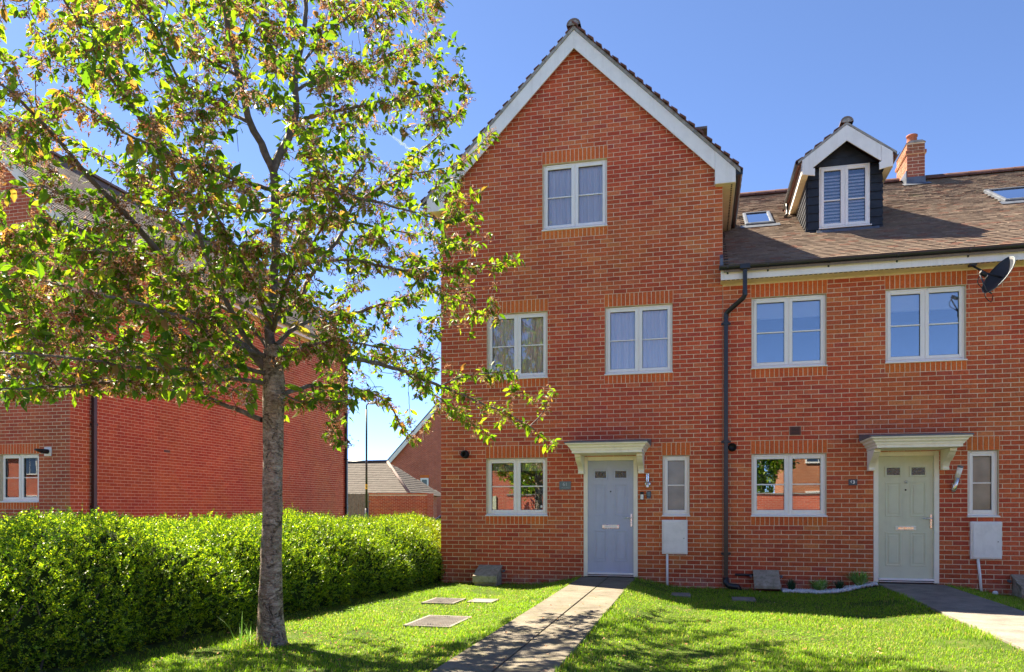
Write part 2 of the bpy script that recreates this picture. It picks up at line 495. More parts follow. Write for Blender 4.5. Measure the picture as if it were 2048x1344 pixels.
def leaf_mat(name, stops, trans, tfac, gloss=0.35, rough=0.35):
    m, nt, out = new_mat(name); t = NT(nt); v = t.var()
    c = t.ramp(v, stops)
    tc = t.mix(c, trans, 1.0, 'MULTIPLY')
    b = t.princ(c, rough, gloss)
    tr = t.n('BsdfTranslucent'); t.l(tc, tr.inputs[0])
    mx = t.n('MixShader'); mx.inputs[0].default_value = tfac
    t.l(b, mx.inputs[1]); t.l(tr.outputs[0], mx.inputs[2]); t.l(mx.outputs[0], out.inputs[0])
    return m
M['leaf'] = leaf_mat('cherry_leaf', [(0, (0.035, 0.10, 0.009)), (0.4, (0.075, 0.165, 0.012)), (0.72, (0.135, 0.23, 0.016)), (0.86, (0.20, 0.27, 0.025)), (0.90, (0.20, 0.12, 0.04)), (1, (0.26, 0.13, 0.055))], (2.1, 2.0, 1.0), 0.54, 0.3, 0.42)
M['blossom'] = leaf_mat('spent_blossom', [(0, (0.15, 0.06, 0.024)), (0.4, (0.30, 0.14, 0.062)), (0.7, (0.42, 0.215, 0.11)), (0.9, (0.52, 0.32, 0.22)), (1, (0.70, 0.54, 0.46))], (1.1, 1.0, 0.9), 0.3, 0.1, 0.8)
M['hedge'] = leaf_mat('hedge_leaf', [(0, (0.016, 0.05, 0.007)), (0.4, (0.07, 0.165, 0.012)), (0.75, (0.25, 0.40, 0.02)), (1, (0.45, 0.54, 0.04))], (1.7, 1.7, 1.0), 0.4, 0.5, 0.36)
M['grass'] = leaf_mat('grass_blade', [(0, (0.085, 0.19, 0.012)), (0.5, (0.16, 0.325, 0.016)), (0.85, (0.25, 0.40, 0.03)), (0.95, (0.40, 0.34, 0.12)), (1, (0.46, 0.36, 0.17))], (1.6, 1.6, 1.0), 0.4, 0.25, 0.5)
M['fallen'] = leaf_mat('fallen_petal', [(0, (0.30, 0.13, 0.06)), (0.6, (0.45, 0.25, 0.13)), (1, (0.6, 0.42, 0.3))], (1.0, 0.9, 0.8), 0.2, 0.1, 0.8)
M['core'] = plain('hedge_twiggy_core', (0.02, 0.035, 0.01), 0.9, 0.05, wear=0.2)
M['plant_dark'] = leaf_mat('dark_strap_leaf', [(0, (0.02, 0.07, 0.03)), (1, (0.045, 0.11, 0.045))], (1.2, 1.5, 1), 0.25)
M['plant_lime'] = leaf_mat('lime_leaf', [(0, (0.13, 0.30, 0.05)), (0.7, (0.25, 0.45, 0.1)), (1, (0.5, 0.6, 0.35))], (1.3, 1.5, 1), 0.3)
M['pebble'] = plain('white_gravel', (0.72, 0.72, 0.72), 0.8, 0.2, wear=0.15, scale=30)

def soil_mat():
    m, nt, out = new_mat('lawn_soil'); t = NT(nt); p = t.pos()
    c = t.ramp(t.noise(3.0, 6, 0.7, p), [(0.3, (0.045, 0.075, 0.015)), (0.55, (0.075, 0.12, 0.02)), (0.72, (0.15, 0.14, 0.05))])
    c = t.mix(c, t.ramp(t.noise(70, 3, 0.7, p), [(0.25, 0.6), (0.75, 1.3)]), 1.0, 'MULTIPLY')
    t.l(t.princ(c, 0.95, 0.1, 0, t.bump(t.noise(80, 4, 0.7, p), 0.8, 0.02)), out.inputs[0])
    return m
M['soil'] = soil_mat()
# ------------------------------------------------------------------ ground
def bump4(d, w): return np.exp(-(d / w) ** 4)
def p61z(y): return -0.012 + 0.0085 * np.clip(y, -10, 0)
def p63z(y): return -0.022 + 0.006 * np.clip(y, -10, 0)
def gz(x, y):
    x = np.asarray(x, float); y = np.asarray(y, float)
    b = -0.185 - 0.012 * np.clip((-y - 3) / 5, 0, 1)
    z = b + (p61z(y) - 0.018 - b) * bump4(x - 3.08, 0.95) + (p63z(y) - 0.018 - b) * bump4(x - 7.9, 1.0)
    z = z + 0.010 * np.sin(x * 1.7 + 0.6 * y) * np.sin(y * 1.3 + 0.4)
    far = np.clip((-y - 9.2) / 0.3, 0, 1)
    return z * (1 - far) + (-0.42) * far

xs = np.concatenate([[-2500, -900, -300, -120, -60, -30, -18, -11, -7, -5], np.arange(-4, 13.01, 0.2), [15, 20, 30, 60, 120, 300, 900, 2500]])
ys = np.concatenate([[-2500, -900, -300, -120, -60, -40, -28, -22, -18], np.arange(-14, 1.01, 0.2), [2, 4, 8, 14, 22, 32, 45, 60, 90, 150, 300, 900, 2500]])
gx, gy = np.meshgrid(xs, ys)
gv = np.stack([gx, gy, gz(gx, gy)], -1).reshape(-1, 3)
nx, ny = len(xs), len(ys)
ii = (np.arange(ny - 1)[:, None] * nx + np.arange(nx - 1)[None, :]).ravel()
gq = np.stack([ii, ii + 1, ii + nx + 1, ii + nx], -1)
ground = put('ground', npmesh('ground', gv, gq, M['soil'], smooth=True))
tag(ground, kind='structure')

def slab(x0, x1, y0, y1, zf, parent, mat, name='slab', th=0.06):
    o = MB().prism([(y0, float(zf(y0)) - th), (y1, float(zf(y1)) - th), (y1, float(zf(y1))), (y0, float(zf(y0)))], 'x', x0, x1).build(name, mat, parent, bevel=0.006)
    return o
path = MB().prism([(-9.5, -0.19), (-0.04, -0.11), (-0.04, -0.05), (-9.5, -0.135)], 'x', 2.63, 3.53).build('garden_path', M['soil'])
tag(path, kind='structure')
yb = [-0.05, -1.98, -3.87, -5.76, -7.65, -9.5]
for i in range(5):
    for x0, x1 in ((2.615, 3.072), (3.088, 3.545)):
        dz = random.uniform(-0.003, 0.003)
        slab(x0, x1, yb[i+1] + 0.003, yb[i] - 0.003, lambda y: p61z(y) + dz, path, M['slab'])
tp = slab(7.40, 8.36, -9.5, -0.02, p63z, None, M['asphalt'], 'tarmac_path', 0.08)
tag(tp, kind='structure')
pv = MB().box(-200, 200, -11.9, -9.5, -0.5, -0.21).build('unseen_pavement', M['pave']); tag(pv, kind='structure')  # unseen street paving, added for the light it bounces onto the house fronts
kb = MB().box(-200, 200, -12.05, -11.9, -0.5, -0.205).build('kerb', M['pave'], bevel=0.015); tag(kb, kind='structure')
rd = MB().box(-200, 200, -18.0, -12.05, -0.5, -0.33).build('unseen_road', M['unseen_road']); tag(rd, kind='structure')
pv2 = MB().box(-200, 200, -20.0, -18.0, -0.5, -0.21).build('unseen_pavement', M['pave']); tag(pv2, kind='structure')

# ------------------------------------------------------------------ masonry
CH = 0.0745
def clip_poly(poly, planes):
    """keep a*u + b*v <= c"""
    for a, b, c in planes:
        out = []
        for i in range(len(poly)):
            p, q = poly[i], poly[(i+1) % len(poly)]
            dp, dq = a*p[0]+b*p[1]-c, a*q[0]+b*q[1]-c
            if dp <= 0: out.append(p)
            if dp * dq < 0:
                t = dp / (dp - dq); out.append((p[0]+t*(q[0]-p[0]), p[1]+t*(q[1]-p[1])))
        poly = out
        if len(poly) < 3: return []
    return poly

def wall_sheet(name, O, U, N, u0, u1, v0, v1, openings, planes, mat, parent, depth=0.12):
    """mortar face with holes and its reveals"""
    us = sorted({u0, u1, *[h[0] for h in openings], *[h[1] for h in openings]})
    vs = sorted({v0, v1, *[h[2] for h in openings], *[h[3] for h in openings]})
    us = [u for u in us if u0 <= u <= u1]; vs = [v for v in vs if v0 <= v <= v1]
    b = MB(); Z = np.array([0, 0, 1.0])
    for i in range(len(us)-1):
        for j in range(len(vs)-1):
            cu, cv = (us[i]+us[i+1])/2, (vs[j]+vs[j+1])/2
            if any(h[0] < cu < h[1] and h[2] < cv < h[3] for h in openings): continue
            poly = clip_poly([(us[i], vs[j]), (us[i+1], vs[j]), (us[i+1], vs[j+1]), (us[i], vs[j+1])], planes)
            if len(poly) >= 3:
                b.add([O + U*p[0] + Z*p[1] for p in poly], [tuple(range(len(poly)))])
    for h in openings:
        c = [(h[0], h[2]), (h[1], h[2]), (h[1], h[3]), (h[0], h[3])]
        for k in range(4):
            p, q = c[k], c[(k+1) % 4]
            b.add([O+U*p[0]+Z*p[1], O+U*q[0]+Z*q[1], O+U*q[0]+Z*q[1]-N*depth, O+U*p[0]+Z*p[1]-N*depth], [(0, 1, 2, 3)])
    return b.build(name, mat, parent)

def lay(r0, r1, lim, holes, L, off=0.0):
    out = []
    for r in range(r0, r1):
        va, vb = r*CH + 0.0048, (r+1)*CH - 0.0048
        c = (va+vb)/2
        a, b = lim(c)
        if b - a < 0.06: continue
        iv = [(a, b)]
        for h in holes:
            if h[2] < c < h[3]:
                nw = []
                for p, q in iv:
                    if h[1] <= p or h[0] >= q: nw.append((p, q)); continue
                    if h[0] - p > 0.02: nw.append((p, h[0]))
                    if q - h[1] > 0.02: nw.append((h[1], q))
                iv = nw
        for p, q in iv:
            k = math.floor((p - off) / L) - 1
            cuts = [p]
            while True:
                x = off + k*L + (r % 2)*L/2
                if x >= q - 0.035: break
                if x > p + 0.035: cuts.append(x)
                k += 1
            cuts.append(q)
            for i in range(len(cuts)-1):
                out.append((cuts[i] + (0.005 if i else 0.002), cuts[i+1] - (0.005 if i < len(cuts)-2 else 0.002), va, vb))
    return out

def soldiers(u0, u1, v0, v1, pitch=0.0755):
    n = max(1, round((u1-u0)/pitch)); w = (u1-u0)/n
    return [(u0+i*w+0.005, u0+(i+1)*w-0.005, v0+0.004, v1-0.004) for i in range(n)]

_bm = {}
def place_bricks(lst, O, U, N, mat, parent, n_single, name='brick', stuff='brickwork', key='', pr0=0.0032):
    """the n_single nearest bricks are objects of their own; the rest are one mesh of real bricks"""
    Z = np.array([0, 0, 1.0]); A = np.array(lst)
    if not len(A): return
    cen = O + U*((A[:, 0]+A[:, 1])/2)[:, None] + Z*((A[:, 2]+A[:, 3])/2)[:, None]
    px, py, D = proj(cen)
    inview = (px > 0) & (px < 2048) & (py > 0) & (py < 1344) & (D > 0)
    size = (A[:, 1]-A[:, 0]) / D * inview
    order = np.argsort(-size)
    single = set(order[:n_single].tolist())
    proud = pr0 + RNG.uniform(-0.0012, 0.0016, len(A))
    skew = RNG.normal(0, 0.0008, (len(A), 4))
    for i in single:
        u0, u1, v0, v1 = A[i]
        k = (key, round(u1-u0, 3), round(v1-v0, 3), mat.name)
        if k not in _bm:
            hu, hv = (u1-u0)/2, (v1-v0)/2; c = 0.0025
            V = []
            for d, e in ((pr0, c), (pr0-0.0018, 0), (-0.012, 0)):
                for su, sv in ((-1, -1), (1, -1), (1, 1), (-1, 1)):
                    V.append(U*(su*(hu-e)) + Z*(sv*(hv-e)) + N*d)
            Fs = [(0, 1, 2, 3)]
            for q in range(4):
                w = (q+1) % 4
                Fs += [(4+q, 4+w, w, q), (8+q, 8+w, 4+w, 4+q)]
            me = bpy.data.meshes.new(name); me.from_pydata([tuple(map(float, p)) for p in V], [], Fs)
            me.materials.append(mat); me.update(); _bm[k] = me
        o = bpy.data.objects.new(name, _bm[k]); COL.objects.link(o); o.parent = parent
        o.location = cen[i] + N*float(proud[i]-pr0)
    rest = [i for i in range(len(A)) if i not in single]
    if not rest: return
    B = A[rest]; pr = proud[rest]; n = len(B); sk = skew[rest]
    V = np.zeros((n, 8, 3))
    corners = [(0, 2), (1, 2), (1, 3), (0, 3)]
    for q, (cu, cv) in enumerate(corners):
        base = O + U*B[:, cu][:, None] + Z*(B[:, cv] + sk[:, q])[:, None]
        V[:, q] = base + N*pr[:, None]
        V[:, 4+q] = base - N*0.012
    idx = np.arange(n)[:, None]*8
    Fq = np.concatenate([idx + np.array(f)[None] for f in ([0, 1, 2, 3], [4, 5, 1, 0], [5, 6, 2, 1], [6, 7, 3, 2], [7, 4, 0, 3])])
    var = np.tile(RNG.uniform(0, 1, n), 5)
    o = put(stuff, npmesh(stuff, V.reshape(-1, 3), Fq, mat, var), parent)
    tag(o, kind='stuff')
    return o

X3, Y3, Z3 = np.array([1., 0, 0]), np.array([0, 1., 0]), np.array([0, 0, 1.])

# ------------------------------------------------------------------ windows and doors
def window(parent, x0, x1, z0, z1, y, lights=2, vents=(), glass='glass', sill=True, bar=0.5, flat=False, slabel=None, bar_on=True):
    w = MB()
    b = 0.042
    zs = z0 + 0.03
    w.box(x0, x0+b, y+0.05, y+0.12, zs, z1).box(x1-b, x1, y+0.05, y+0.12, zs, z1)
    w.box(x0+b, x1-b, y+0.05, y+0.12, z1-b, z1).box(x0+b, x1-b, y+0.05, y+0.12, zs, zs+b)
    if lights == 2: w.box((x0+x1)/2-0.022, (x0+x1)/2+0.022, y+0.05, y+0.12, zs+b, z1-b)
    wo = w.build('window', M['upvc'], parent, bevel=0.004)
    pp = parent if flat else wo
    cs = [(x0+b-0.012, (x0+x1)/2-0.012), ((x0+x1)/2+0.012, x1-b+0.012)] if lights == 2 else [(x0+b-0.012, x1-b+0.012)]
    for k, (a, c) in enumerate(cs):
        zb, zt = zs+b-0.012, z1-b+0.012; s = 0.052
        m = MB().box(a, a+s, y+0.036, y+0.1, zb, zt).box(c-s, c, y+0.036, y+0.1, zb, zt)
        m.box(a+s, c-s, y+0.036, y+0.1, zt-s, zt).box(a+s, c-s, y+0.036, y+0.1, zb, zb+s)
        m.build('sash', M['upvc'], pp, bevel=0.006)
        MB().box(a+s-0.004, c-s+0.004, y+0.07, y+0.076, zb+s-0.004, zt-s+0.004).build('pane', M[glass], pp)
        g = MB().box(a+s-0.002, a+s+0.005, y+0.058, y+0.069, zb+s, zt-s).box(c-s-0.005, c-s+0.002, y+0.058, y+0.069, zb+s, zt-s)
        g.box(a+s+0.005, c-s-0.005, y+0.058, y+0.069, zb+s, zb+s+0.006).box(a+s+0.005, c-s-0.005, y+0.058, y+0.069, zt-s-0.006, zt-s)
        g.build('gasket', M['dark'], pp)
        if bar_on:
            zm = zb+s + (zt-zb-2*s)*bar
            MB().box(a+s+0.002, c-s-0.002, y+0.05, y+0.069, zm-0.010, zm+0.010).build('glazing_bar', M['upvc'], pp, bevel=0.003)
        if k in vents:
            MB().box(a+0.03, c-0.03, y+0.024, y+0.049, zt-0.006, zt+0.018).build('trickle_vent', M['upvc'], pp, bevel=0.004)
    if sill:
        MB().prism([(y-0.045, z0-0.002), (y-0.045, z0+0.018), (y+0.05, z0+0.034), (y+0.12, z0+0.034), (y+0.12, z0-0.002)], 'x', x0-0.015, x1+0.015).build('sill', M['upvc'], pp, bevel=0.003)
    return wo

def wavy(name, x0, x1, z0, z1, y, label, group=None, folds=7, amp=0.015):
    n = 90; rows = 14
    u = np.linspace(0, 1, n); ph = random.uniform(0, 6)
    V = []
    for j in range(rows):
        t = j/(rows-1)
        w = np.sin(u*folds*2*math.pi + ph + 0.8*np.sin(u*5+ph)) * amp * (0.5 + 0.7*(1-t)) + 0.012*np.sin(u*folds*4.6*math.pi + 2*ph + t*1.3)
        V.append(np.stack([x0+(x1-x0)*u, y + w, np.full(n, z0+(z1-z0)*t)], -1))
    V = np.concatenate(V); i = (np.arange(rows-1)[:, None]*n + np.arange(n-1)[None]).ravel()
    o = put(name, npmesh(name, V, np.stack([i, i+1, i+n+1, i+n], -1), M['curtain'], smooth=True))
    return tag(o, label, 'curtain', group)

def text_obj(name, s, x, y, z, size, mat, parent, space=1.0, bold=0.0):
    cu = bpy.data.curves.new(name, 'FONT'); cu.body = s; cu.size = size; cu.align_x = 'CENTER'; cu.align_y = 'CENTER'
    cu.extrude = 0.0012; cu.space_character = space; cu.offset = bold
    t = bpy.data.objects.new(name + '_tmp', cu); COL.objects.link(t)
    t.rotation_euler = (R(90), 0, 0); t.location = (x, y, z)
    bpy.context.view_layer.update()
    me = bpy.data.meshes.new_from_object(t.evaluated_get(bpy.context.evaluated_depsgraph_get()))
    me.transform(t.matrix_world)
    bpy.data.objects.remove(t)
    me.materials.clear(); me.materials.append(mat)
    return put(name, me, parent)

def front_door(house, x0, x1, z1, mat, lite_mat, knocker=False, label=None):
    """frame, leaf, two small lights, four raised panels, letter plate, handle"""
    fr = MB().box(x0, x0+0.072, -0.012, 0.1, -0.01, z1).box(x1-0.072, x1, -0.012, 0.1, -0.01, z1).box(x0+0.072, x1-0.072, -0.012, 0.1, z1-0.07, z1)
    fr.build('door_frame', M['cream'], house, bevel=0.006)
    a, b = x0+0.074, x1-0.074; zt, zb = z1-0.072, 0.062; w = b-a
    d = MB().box(a, b, 0.022, 0.07, zb, zt).build('door', mat, house)
    if label: d['label'] = label
    cols = ((a+0.13*w, a+0.42*w), (a+0.58*w, a+0.87*w))
    for p, q in cols:
        for lo, hi in ((0.255, 0.80), (1.05, 1.60)):
            m = MB()                                        # a moulded ring with a raised field
            for e, y0 in ((0.0, 0.014), ):
                t = 0.022
                m.box(p, p+t, y0, 0.022, lo, hi).box(q-t, q, y0, 0.022, lo, hi).box(p+t, q-t, y0, 0.022, lo, lo+t).box(p+t, q-t, y0, 0.022, hi-t, hi)
            m.box(p+0.05, q-0.05, 0.015, 0.022, lo+0.05, hi-0.05)
            m.build('door_panel', mat, d, bevel=0.005)
        lo, hi = 1.685, 1.86
        t = 0.03
        MB().box(p-0.01, p+t-0.01, 0.008, 0.022, lo, hi).box(q-t+0.01, q+0.01, 0.008, 0.022, lo, hi).box(p+t-0.01, q-t+0.01, 0.008, 0.022, lo, lo+t).box(p+t-0.01, q-t+0.01, 0.008, 0.022, hi-t, hi).build('light_frame', mat, d, bevel=0.006)
        MB().box(p+t-0.012, q-t+0.012, 0.016, 0.021, lo+t-0.002, hi-t+0.002).build('door_light', lite_mat, d)
    cx = (a+b)/2
    MB().box(cx-0.15, cx+0.15, 0.008, 0.022, 0.828, 0.898).build('letter_plate', M['chrome'] if not knocker else M['cream'], d, bevel=0.006)
    MB().box(cx-0.115, cx+0.115, 0.004, 0.0079, 0.843, 0.883).build('letter_flap', M['upvc'] if not knocker else M['chrome'], d, bevel=0.003)
    MB().lathe([(0.0, 0.006), (0.011, 0.006), (0.013, 0.022)], (cx, 0, 1.475), 'y', 12).build('spyhole', M['dark'], d)
    if knocker:
        MB().lathe([(0.0, -0.012), (0.018, -0.006), (0.024, 0.008), (0.02, 0.022)], (cx, 0, 1.60), 'y', 14).build('knocker', M['chrome'], d)
    MB().box(b-0.052, b-0.02, 0.008, 0.022, 0.86, 1.09).build('handle_plate', M['chrome'], d, bevel=0.006)
    MB().tube([(b-0.036, 0.01, 1.02), (b-0.036, -0.035, 1.02), (b-0.06, -0.045, 1.02), (b-0.165, -0.045, 1.018)], 0.0095, 8).build('door_handle', M['chrome'], d)
    MB().box(x0+0.073, x1-0.073, -0.02, 0.08, 0.0, 0.06).build('threshold', M['upvc'], house, bevel=0.008)
    MB().box(x0+0.073, x1-0.073, -0.024, -0.0201, 0.016, 0.03).build('threshold_gap', M['dark'], house)
    return d

def canopy(house, c, w0, w1, proj_=0.75, zb=2.10, zt=2.262):
    """flared cornice on two scrolled brackets under a lead sheet"""
    prof = [(0.0, 0.0), (0.0, 0.045), (0.016, 0.048), (0.022, 0.075), (0.042, 0.095), (0.052, 0.098), (0.056, 0.118), (0.082, 0.138), (0.098, 0.142), (0.098, zt-zb)]
    m = MB(); rings = []
    for e, h in prof:
        rings.append([(c-w0/2-e, 0, zb+h), (c-w0/2-e, -proj_-e, zb+h), (c+w0/2+e, -proj_-e, zb+h), (c+w0/2+e, 0, zb+h)])
    V = [p for r in rings for p in r]; Fs = []
    for i in range(len(rings)-1):
        for k in range(3): Fs.append((i*4+k, i*4+k+1, (i+1)*4+k+1, (i+1)*4+k))
    Fs.append((0, 3, 2, 1)); n = (len(rings)-1)*4; Fs.append((n, n+1, n+2, n+3))
    m.add(V, Fs)
    can = m.build('door_canopy', M['cream'], house)
    e = 0.112
    l = MB()
    x0, x1, yf = c-w0/2-e, c+w0/2+e, -proj_-e
    l.add([(x0, 0.0, zt+0.001), (x0, yf, zt+0.001), (x1, yf, zt+0.001), (x1, 0, zt+0.001), (x0, 0, zt+0.11), (x0, yf, zt+0.022), (x1, yf, zt+0.022), (x1, 0, zt+0.11)],
          [(0, 3, 2, 1), (4, 5, 6, 7), (0, 1, 5, 4), (1, 2, 6, 5), (2, 3, 7, 6), (3, 0, 4, 7)])
    l.build('lead_roof', M['lead'], can)
    # bracket: scrolled console seen from the side, with a wall pad
    H = zb - 0.32
    pf = [(0, H), (-0.13, H), (-0.135, H+0.03), (-0.12, H+0.05), (-0.145, H+0.085), (-0.19, H+0.125), (-0.27, H+0.155), (-0.35, H+0.185), (-0.42, H+0.225), (-0.46, H+0.262), (-0.50, H+0.275), (-0.50, H+0.317), (0, H+0.317)]
    for sx in (-1, 1):
        xo = c + sx*w1/2; xi = xo - sx*0.098
        b = MB().prism(pf, 'x', min(xo, xi), max(xo, xi))
        b.build('bracket', M['cream'], can, bevel=0.006)
    return can

# ------------------------------------------------------------------ roofs
def tiles(O, U, Sd, nu, ns, holes, mat, parent, n_single=0, w=0.165, g=0.10, single_key='', keep=None, name='tile', stuff='tiling'):
    """plain tiles, course by course up the slope; O eave corner, U along, Sd up the slope"""
    Nn = np.cross(U, Sd); Nn /= np.linalg.norm(Nn)
    if Nn[2] < 0: Nn = -Nn
    k, j = np.meshgrid(np.arange(nu), np.arange(ns))
    k = k.ravel(); j = j.ravel()
    u0 = k*w + (j % 2)*w/2; s0 = j*g
    cen = O + U*(u0+w/2)[:, None] + Sd*(s0+g/2)[:, None]
    ok = np.ones(len(k), bool)
    for h in holes: ok &= ~((cen[:, 0] > h[0]) & (cen[:, 0] < h[1]) & (cen[:, 1] > h[2]) & (cen[:, 1] < h[3]))
    if keep is not None: ok &= keep(cen)
    u0, s0, cen = u0[ok], s0[ok], cen[ok]; n = len(u0)
    px, py, D = proj(cen)
    inv = (px > 0) & (px < 2048) & (py > 0) & (py < 1344) & (D > 0)
    order = np.argsort(np.where(inv, D, 1e9)); single = np.zeros(n, bool)
    if n_single: single[order[:n_single]] = True
    ln = g*1.25
    dh = RNG.normal(0, 0.0016, n); rot = RNG.normal(0, 0.0015, n)
    def verts(u0, s0, dh, rot):
        a = u0+0.0005; b = u0+w-0.0005
        V = np.zeros((len(u0), 8, 3))
        for q, (uu, ss, hh) in enumerate(((a, s0+rot, 0.004), (b, s0-rot, 0.004), (b, s0+ln, -0.004), (a, s0+ln, -0.004),
                                         (a, s0+rot, 0.026+dh), (b, s0-rot, 0.026+dh), (b, s0+ln, 0.008), (a, s0+ln, 0.008))):
            V[:, q] = O + U*uu[:, None] + Sd*ss[:, None] + Nn*(hh if np.isscalar(hh) else hh[:, None])
        return V
    Fq = ([4, 5, 6, 7], [0, 1, 5, 4], [1, 2, 6, 5], [3, 0, 4, 7])
    r = ~single
    V = verts(u0[r], s0[r], dh[r], rot[r]); m = int(r.sum()); idx = np.arange(m)[:, None]*8
    st = put(stuff, npmesh(stuff, V.reshape(-1, 3), np.concatenate([idx + np.array(f)[None] for f in Fq]), mat, np.tile(RNG.uniform(0, 1, m), 4)), parent)
    tag(st, kind='stuff')
    if n_single:
        o0 = O; 
        Vs = verts(np.array([-w/2]), np.array([-g/2]), np.zeros(1), np.zeros(1))[0] - O
        me = bpy.data.meshes.new(name); me.from_pydata([tuple(map(float, p)) for p in Vs], [], [tuple(f) for f in Fq]); me.materials.append(mat); me.update()
        for i in np.where(single)[0]:
            o = bpy.data.objects.new(name, me); COL.objects.link(o); o.parent = parent; o.location = cen[i] + Nn*float(dh[i])
    return st

def ridge_tiles(P0, P1, mat, parent, r=0.12, ln=0.42, slab_th=0.03):
    P0, P1 = np.array(P0, float), np.array(P1, float)
    n = max(1, int(np.linalg.norm(P1-P0)/ln)); d = (P1-P0)/n; ax = d/np.linalg.norm(d)
    side = np.cross(ax, Z3); side /= np.linalg.norm(side)
    ang = np.linspace(0, math.pi, 9)
    for i in range(n):
        b = MB(); V = []
        for t, rr in ((0.01, r), (0.99, r*0.97)):
            for rad in (rr, rr-slab_th):
                for a in ang: V.append(P0 + d*(i+t) + side*rad*math.cos(a) + Z3*rad*math.sin(a)*0.95)
        k = len(ang); Fs = []
        for q in range(k-1):
            Fs += [(q, q+1, 2*k+q+1, 2*k+q), (k+q+1, k+q, 3*k+q, 3*k+q+1), (q+1, q, k+q, k+q+1), (2*k+q, 2*k+q+1, 3*k+q+1, 3*k+q)]
        b.add(V, Fs); b.build('ridge_tile', mat, parent)
        if i == 0:
            b = MB(); V = [P0 + d*0.02 + side*(r-slab_th)*math.cos(a) + Z3*(r-slab_th)*math.sin(a)*0.95 for a in ang] + [P0 + d*0.3 + side*(r-slab_th)*math.cos(a) + Z3*(r-slab_th)*math.sin(a)*0.95 for a in ang]
            b.add(V, [tuple(range(len(ang))), tuple(range(len(ang), 2*len(ang)))]).build('bedding', M['verge'], parent)

def half_round(b, axis, a0, a1, c1, z, r, out):
    """gutter channel; out = +1/-1 side that faces away from the wall is not needed, section is symmetric"""
    pts = [(c1 + r*math.cos(t), z + r*math.sin(t)) for t in np.linspace(math.pi, 2*math.pi, 9)]
    pts += [(c1 + (r-0.006)*math.cos(t), z + (r-0.006)*math.sin(t)) for t in np.linspace(2*math.pi, math.pi, 9)]
    b.prism(pts, axis, a0, a1)
    return b
# ================================================================== number 61
H61 = empty('gabled_house', (2.49, 0, -0.2), 'tall red brick gabled house with grey blue front door and white bargeboards', 'house')
Lb = 0.2262
op61 = {'gf': (0.865, 1.99, 14*CH, 28*CH), 'small': (4.005, 4.458, 14*CH, 28*CH), 'door': (2.643, 3.585, -0.3, 28*CH),
        'f1': (0.878, 1.996, 47*CH, 63*CH), 'f2': (3.018, 4.172, 47*CH, 63*CH), 'top': (1.905, 3.053, 82*CH, 98*CH)}
gab61 = [(1, 1, 2.49+9.42), (-1, 1, -2.49+9.42)]
wall61 = wall_sheet('wall', np.zeros(3), X3, -Y3, 0, 5.0, -0.3, 9.42, list(op61.values()), gab61, M['mortar'], H61)
sol61 = []
for k, h in op61.items():
    if k == 'door': continue
    sol61 += [('l', (h[0]-0.012, h[1]+0.012, h[3], h[3]+3*CH))]
    if k != 'small': sol61 += [('s', (h[0]-0.012, h[1]+0.012, h[2]-2*CH, h[2]))]
holes = list(op61.values()) + [h for _, h in sol61]
def lim61(z): return (max(0.0, 2.49-(9.36-z)), min(5.0, 2.49+(9.36-z)))
b61 = lay(-4, 125, lim61, holes, Lb, 0.0)
place_bricks(b61, np.zeros(3), X3, -Y3, M['brick'], wall61, 300, key='f')
s61 = [q for _, h in sol61 for q in soldiers(*h)]
place_bricks(s61, np.zeros(3), X3, -Y3, M['brick_orange'], wall61, 300, 'lintel_brick', 'lintel_brickwork', key='f')
# side and back walls, floors, rooms behind the glass
MB().box(0.0, 0.25, 0.002, 9.0, -0.3, 6.75).box(4.75, 4.998, 0.002, 9.0, -0.3, 6.75).box(0.25, 4.75, 8.75, 9.0, -0.3, 9.2).build('side_wall', M['brick_tex'], H61)
rm = MB()
for z in (-0.02, 2.5, 5.05, 7.7): rm.box(0.25, 4.75, 0.13, 8.75, z-0.02, z+0.02)
rm.box(0.25, 4.75, 3.6, 3.7, -0.02, 7.7).box(2.3, 2.36, 0.13, 3.6, 0.02, 5.0)
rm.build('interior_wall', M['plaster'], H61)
for k, v in (('gf', (0, 1)), ('f1', (0,)), ('f2', (0,)), ('top', (0,))):
    h = op61[k]; window(H61, h[0]+0.004, h[1]-0.004, h[2], h[3]-0.004, 0.012, 2, v, glass='glass' if k == 'gf' else 'glass_clear')
h = op61['small']; window(H61, h[0]+0.004, h[1]-0.004, h[2], h[3]-0.004, 0.012, 1, (0,), glass='frosted')
front_door(H61, 2.645, 3.583, 28*CH, M['door_blue'], M['door_glass'], False)
canopy(H61, 3.13, 1.15, 1.135)
# flue outlet
fl = MB().lathe([(0.075, 0.0), (0.075, -0.02), (0.062, -0.03), (0.062, -0.12), (0.045, -0.13), (0.042, -0.03), (0.0, -0.025)], (0.471, 0, 2.165), 'y', 20)
fl.build('flue_terminal', M['dark'], H61)

# --- gable roof
def zt61(x): return 9.627 - abs(x-2.49)
def rake(off0, off1, xe):
    """strip between two vertical offsets below the tile line, both slopes, as two polygons"""
    out = []
    for s in (1, -1):
        out.append([(2.49, 9.627-off0), (2.49+s*xe, 9.627-off0-xe), (2.49+s*xe, 9.627-off1-xe), (2.49, 9.627-off1)])
    return out
roof61 = MB()
for p in rake(0.03, 0.13, 2.80): roof61.prism(p, 'y', -0.10, 9.2)
roof61 = roof61.build('roof', M['tile_dark'], H61)
for p in rake(0.024, 0.088, 2.79): MB().prism(p, 'y', -0.158, -0.1005).build('verge', M['verge'], roof61)
for s in (1, -1):
    U = Y3*(-s); Sd = np.array([-s, 0, 1.0])/math.sqrt(2)
    O = np.array([2.49 + s*2.817, 9.23 if s > 0 else -0.175, 9.627-2.817-0.022])
    tiles(O, U, Sd, 57, 40, [], M['tile_dark'], roof61)
ridge_tiles((2.49, -0.18, 9.60), (2.49, 9.2, 9.60), M['ridge'], roof61, 0.125)
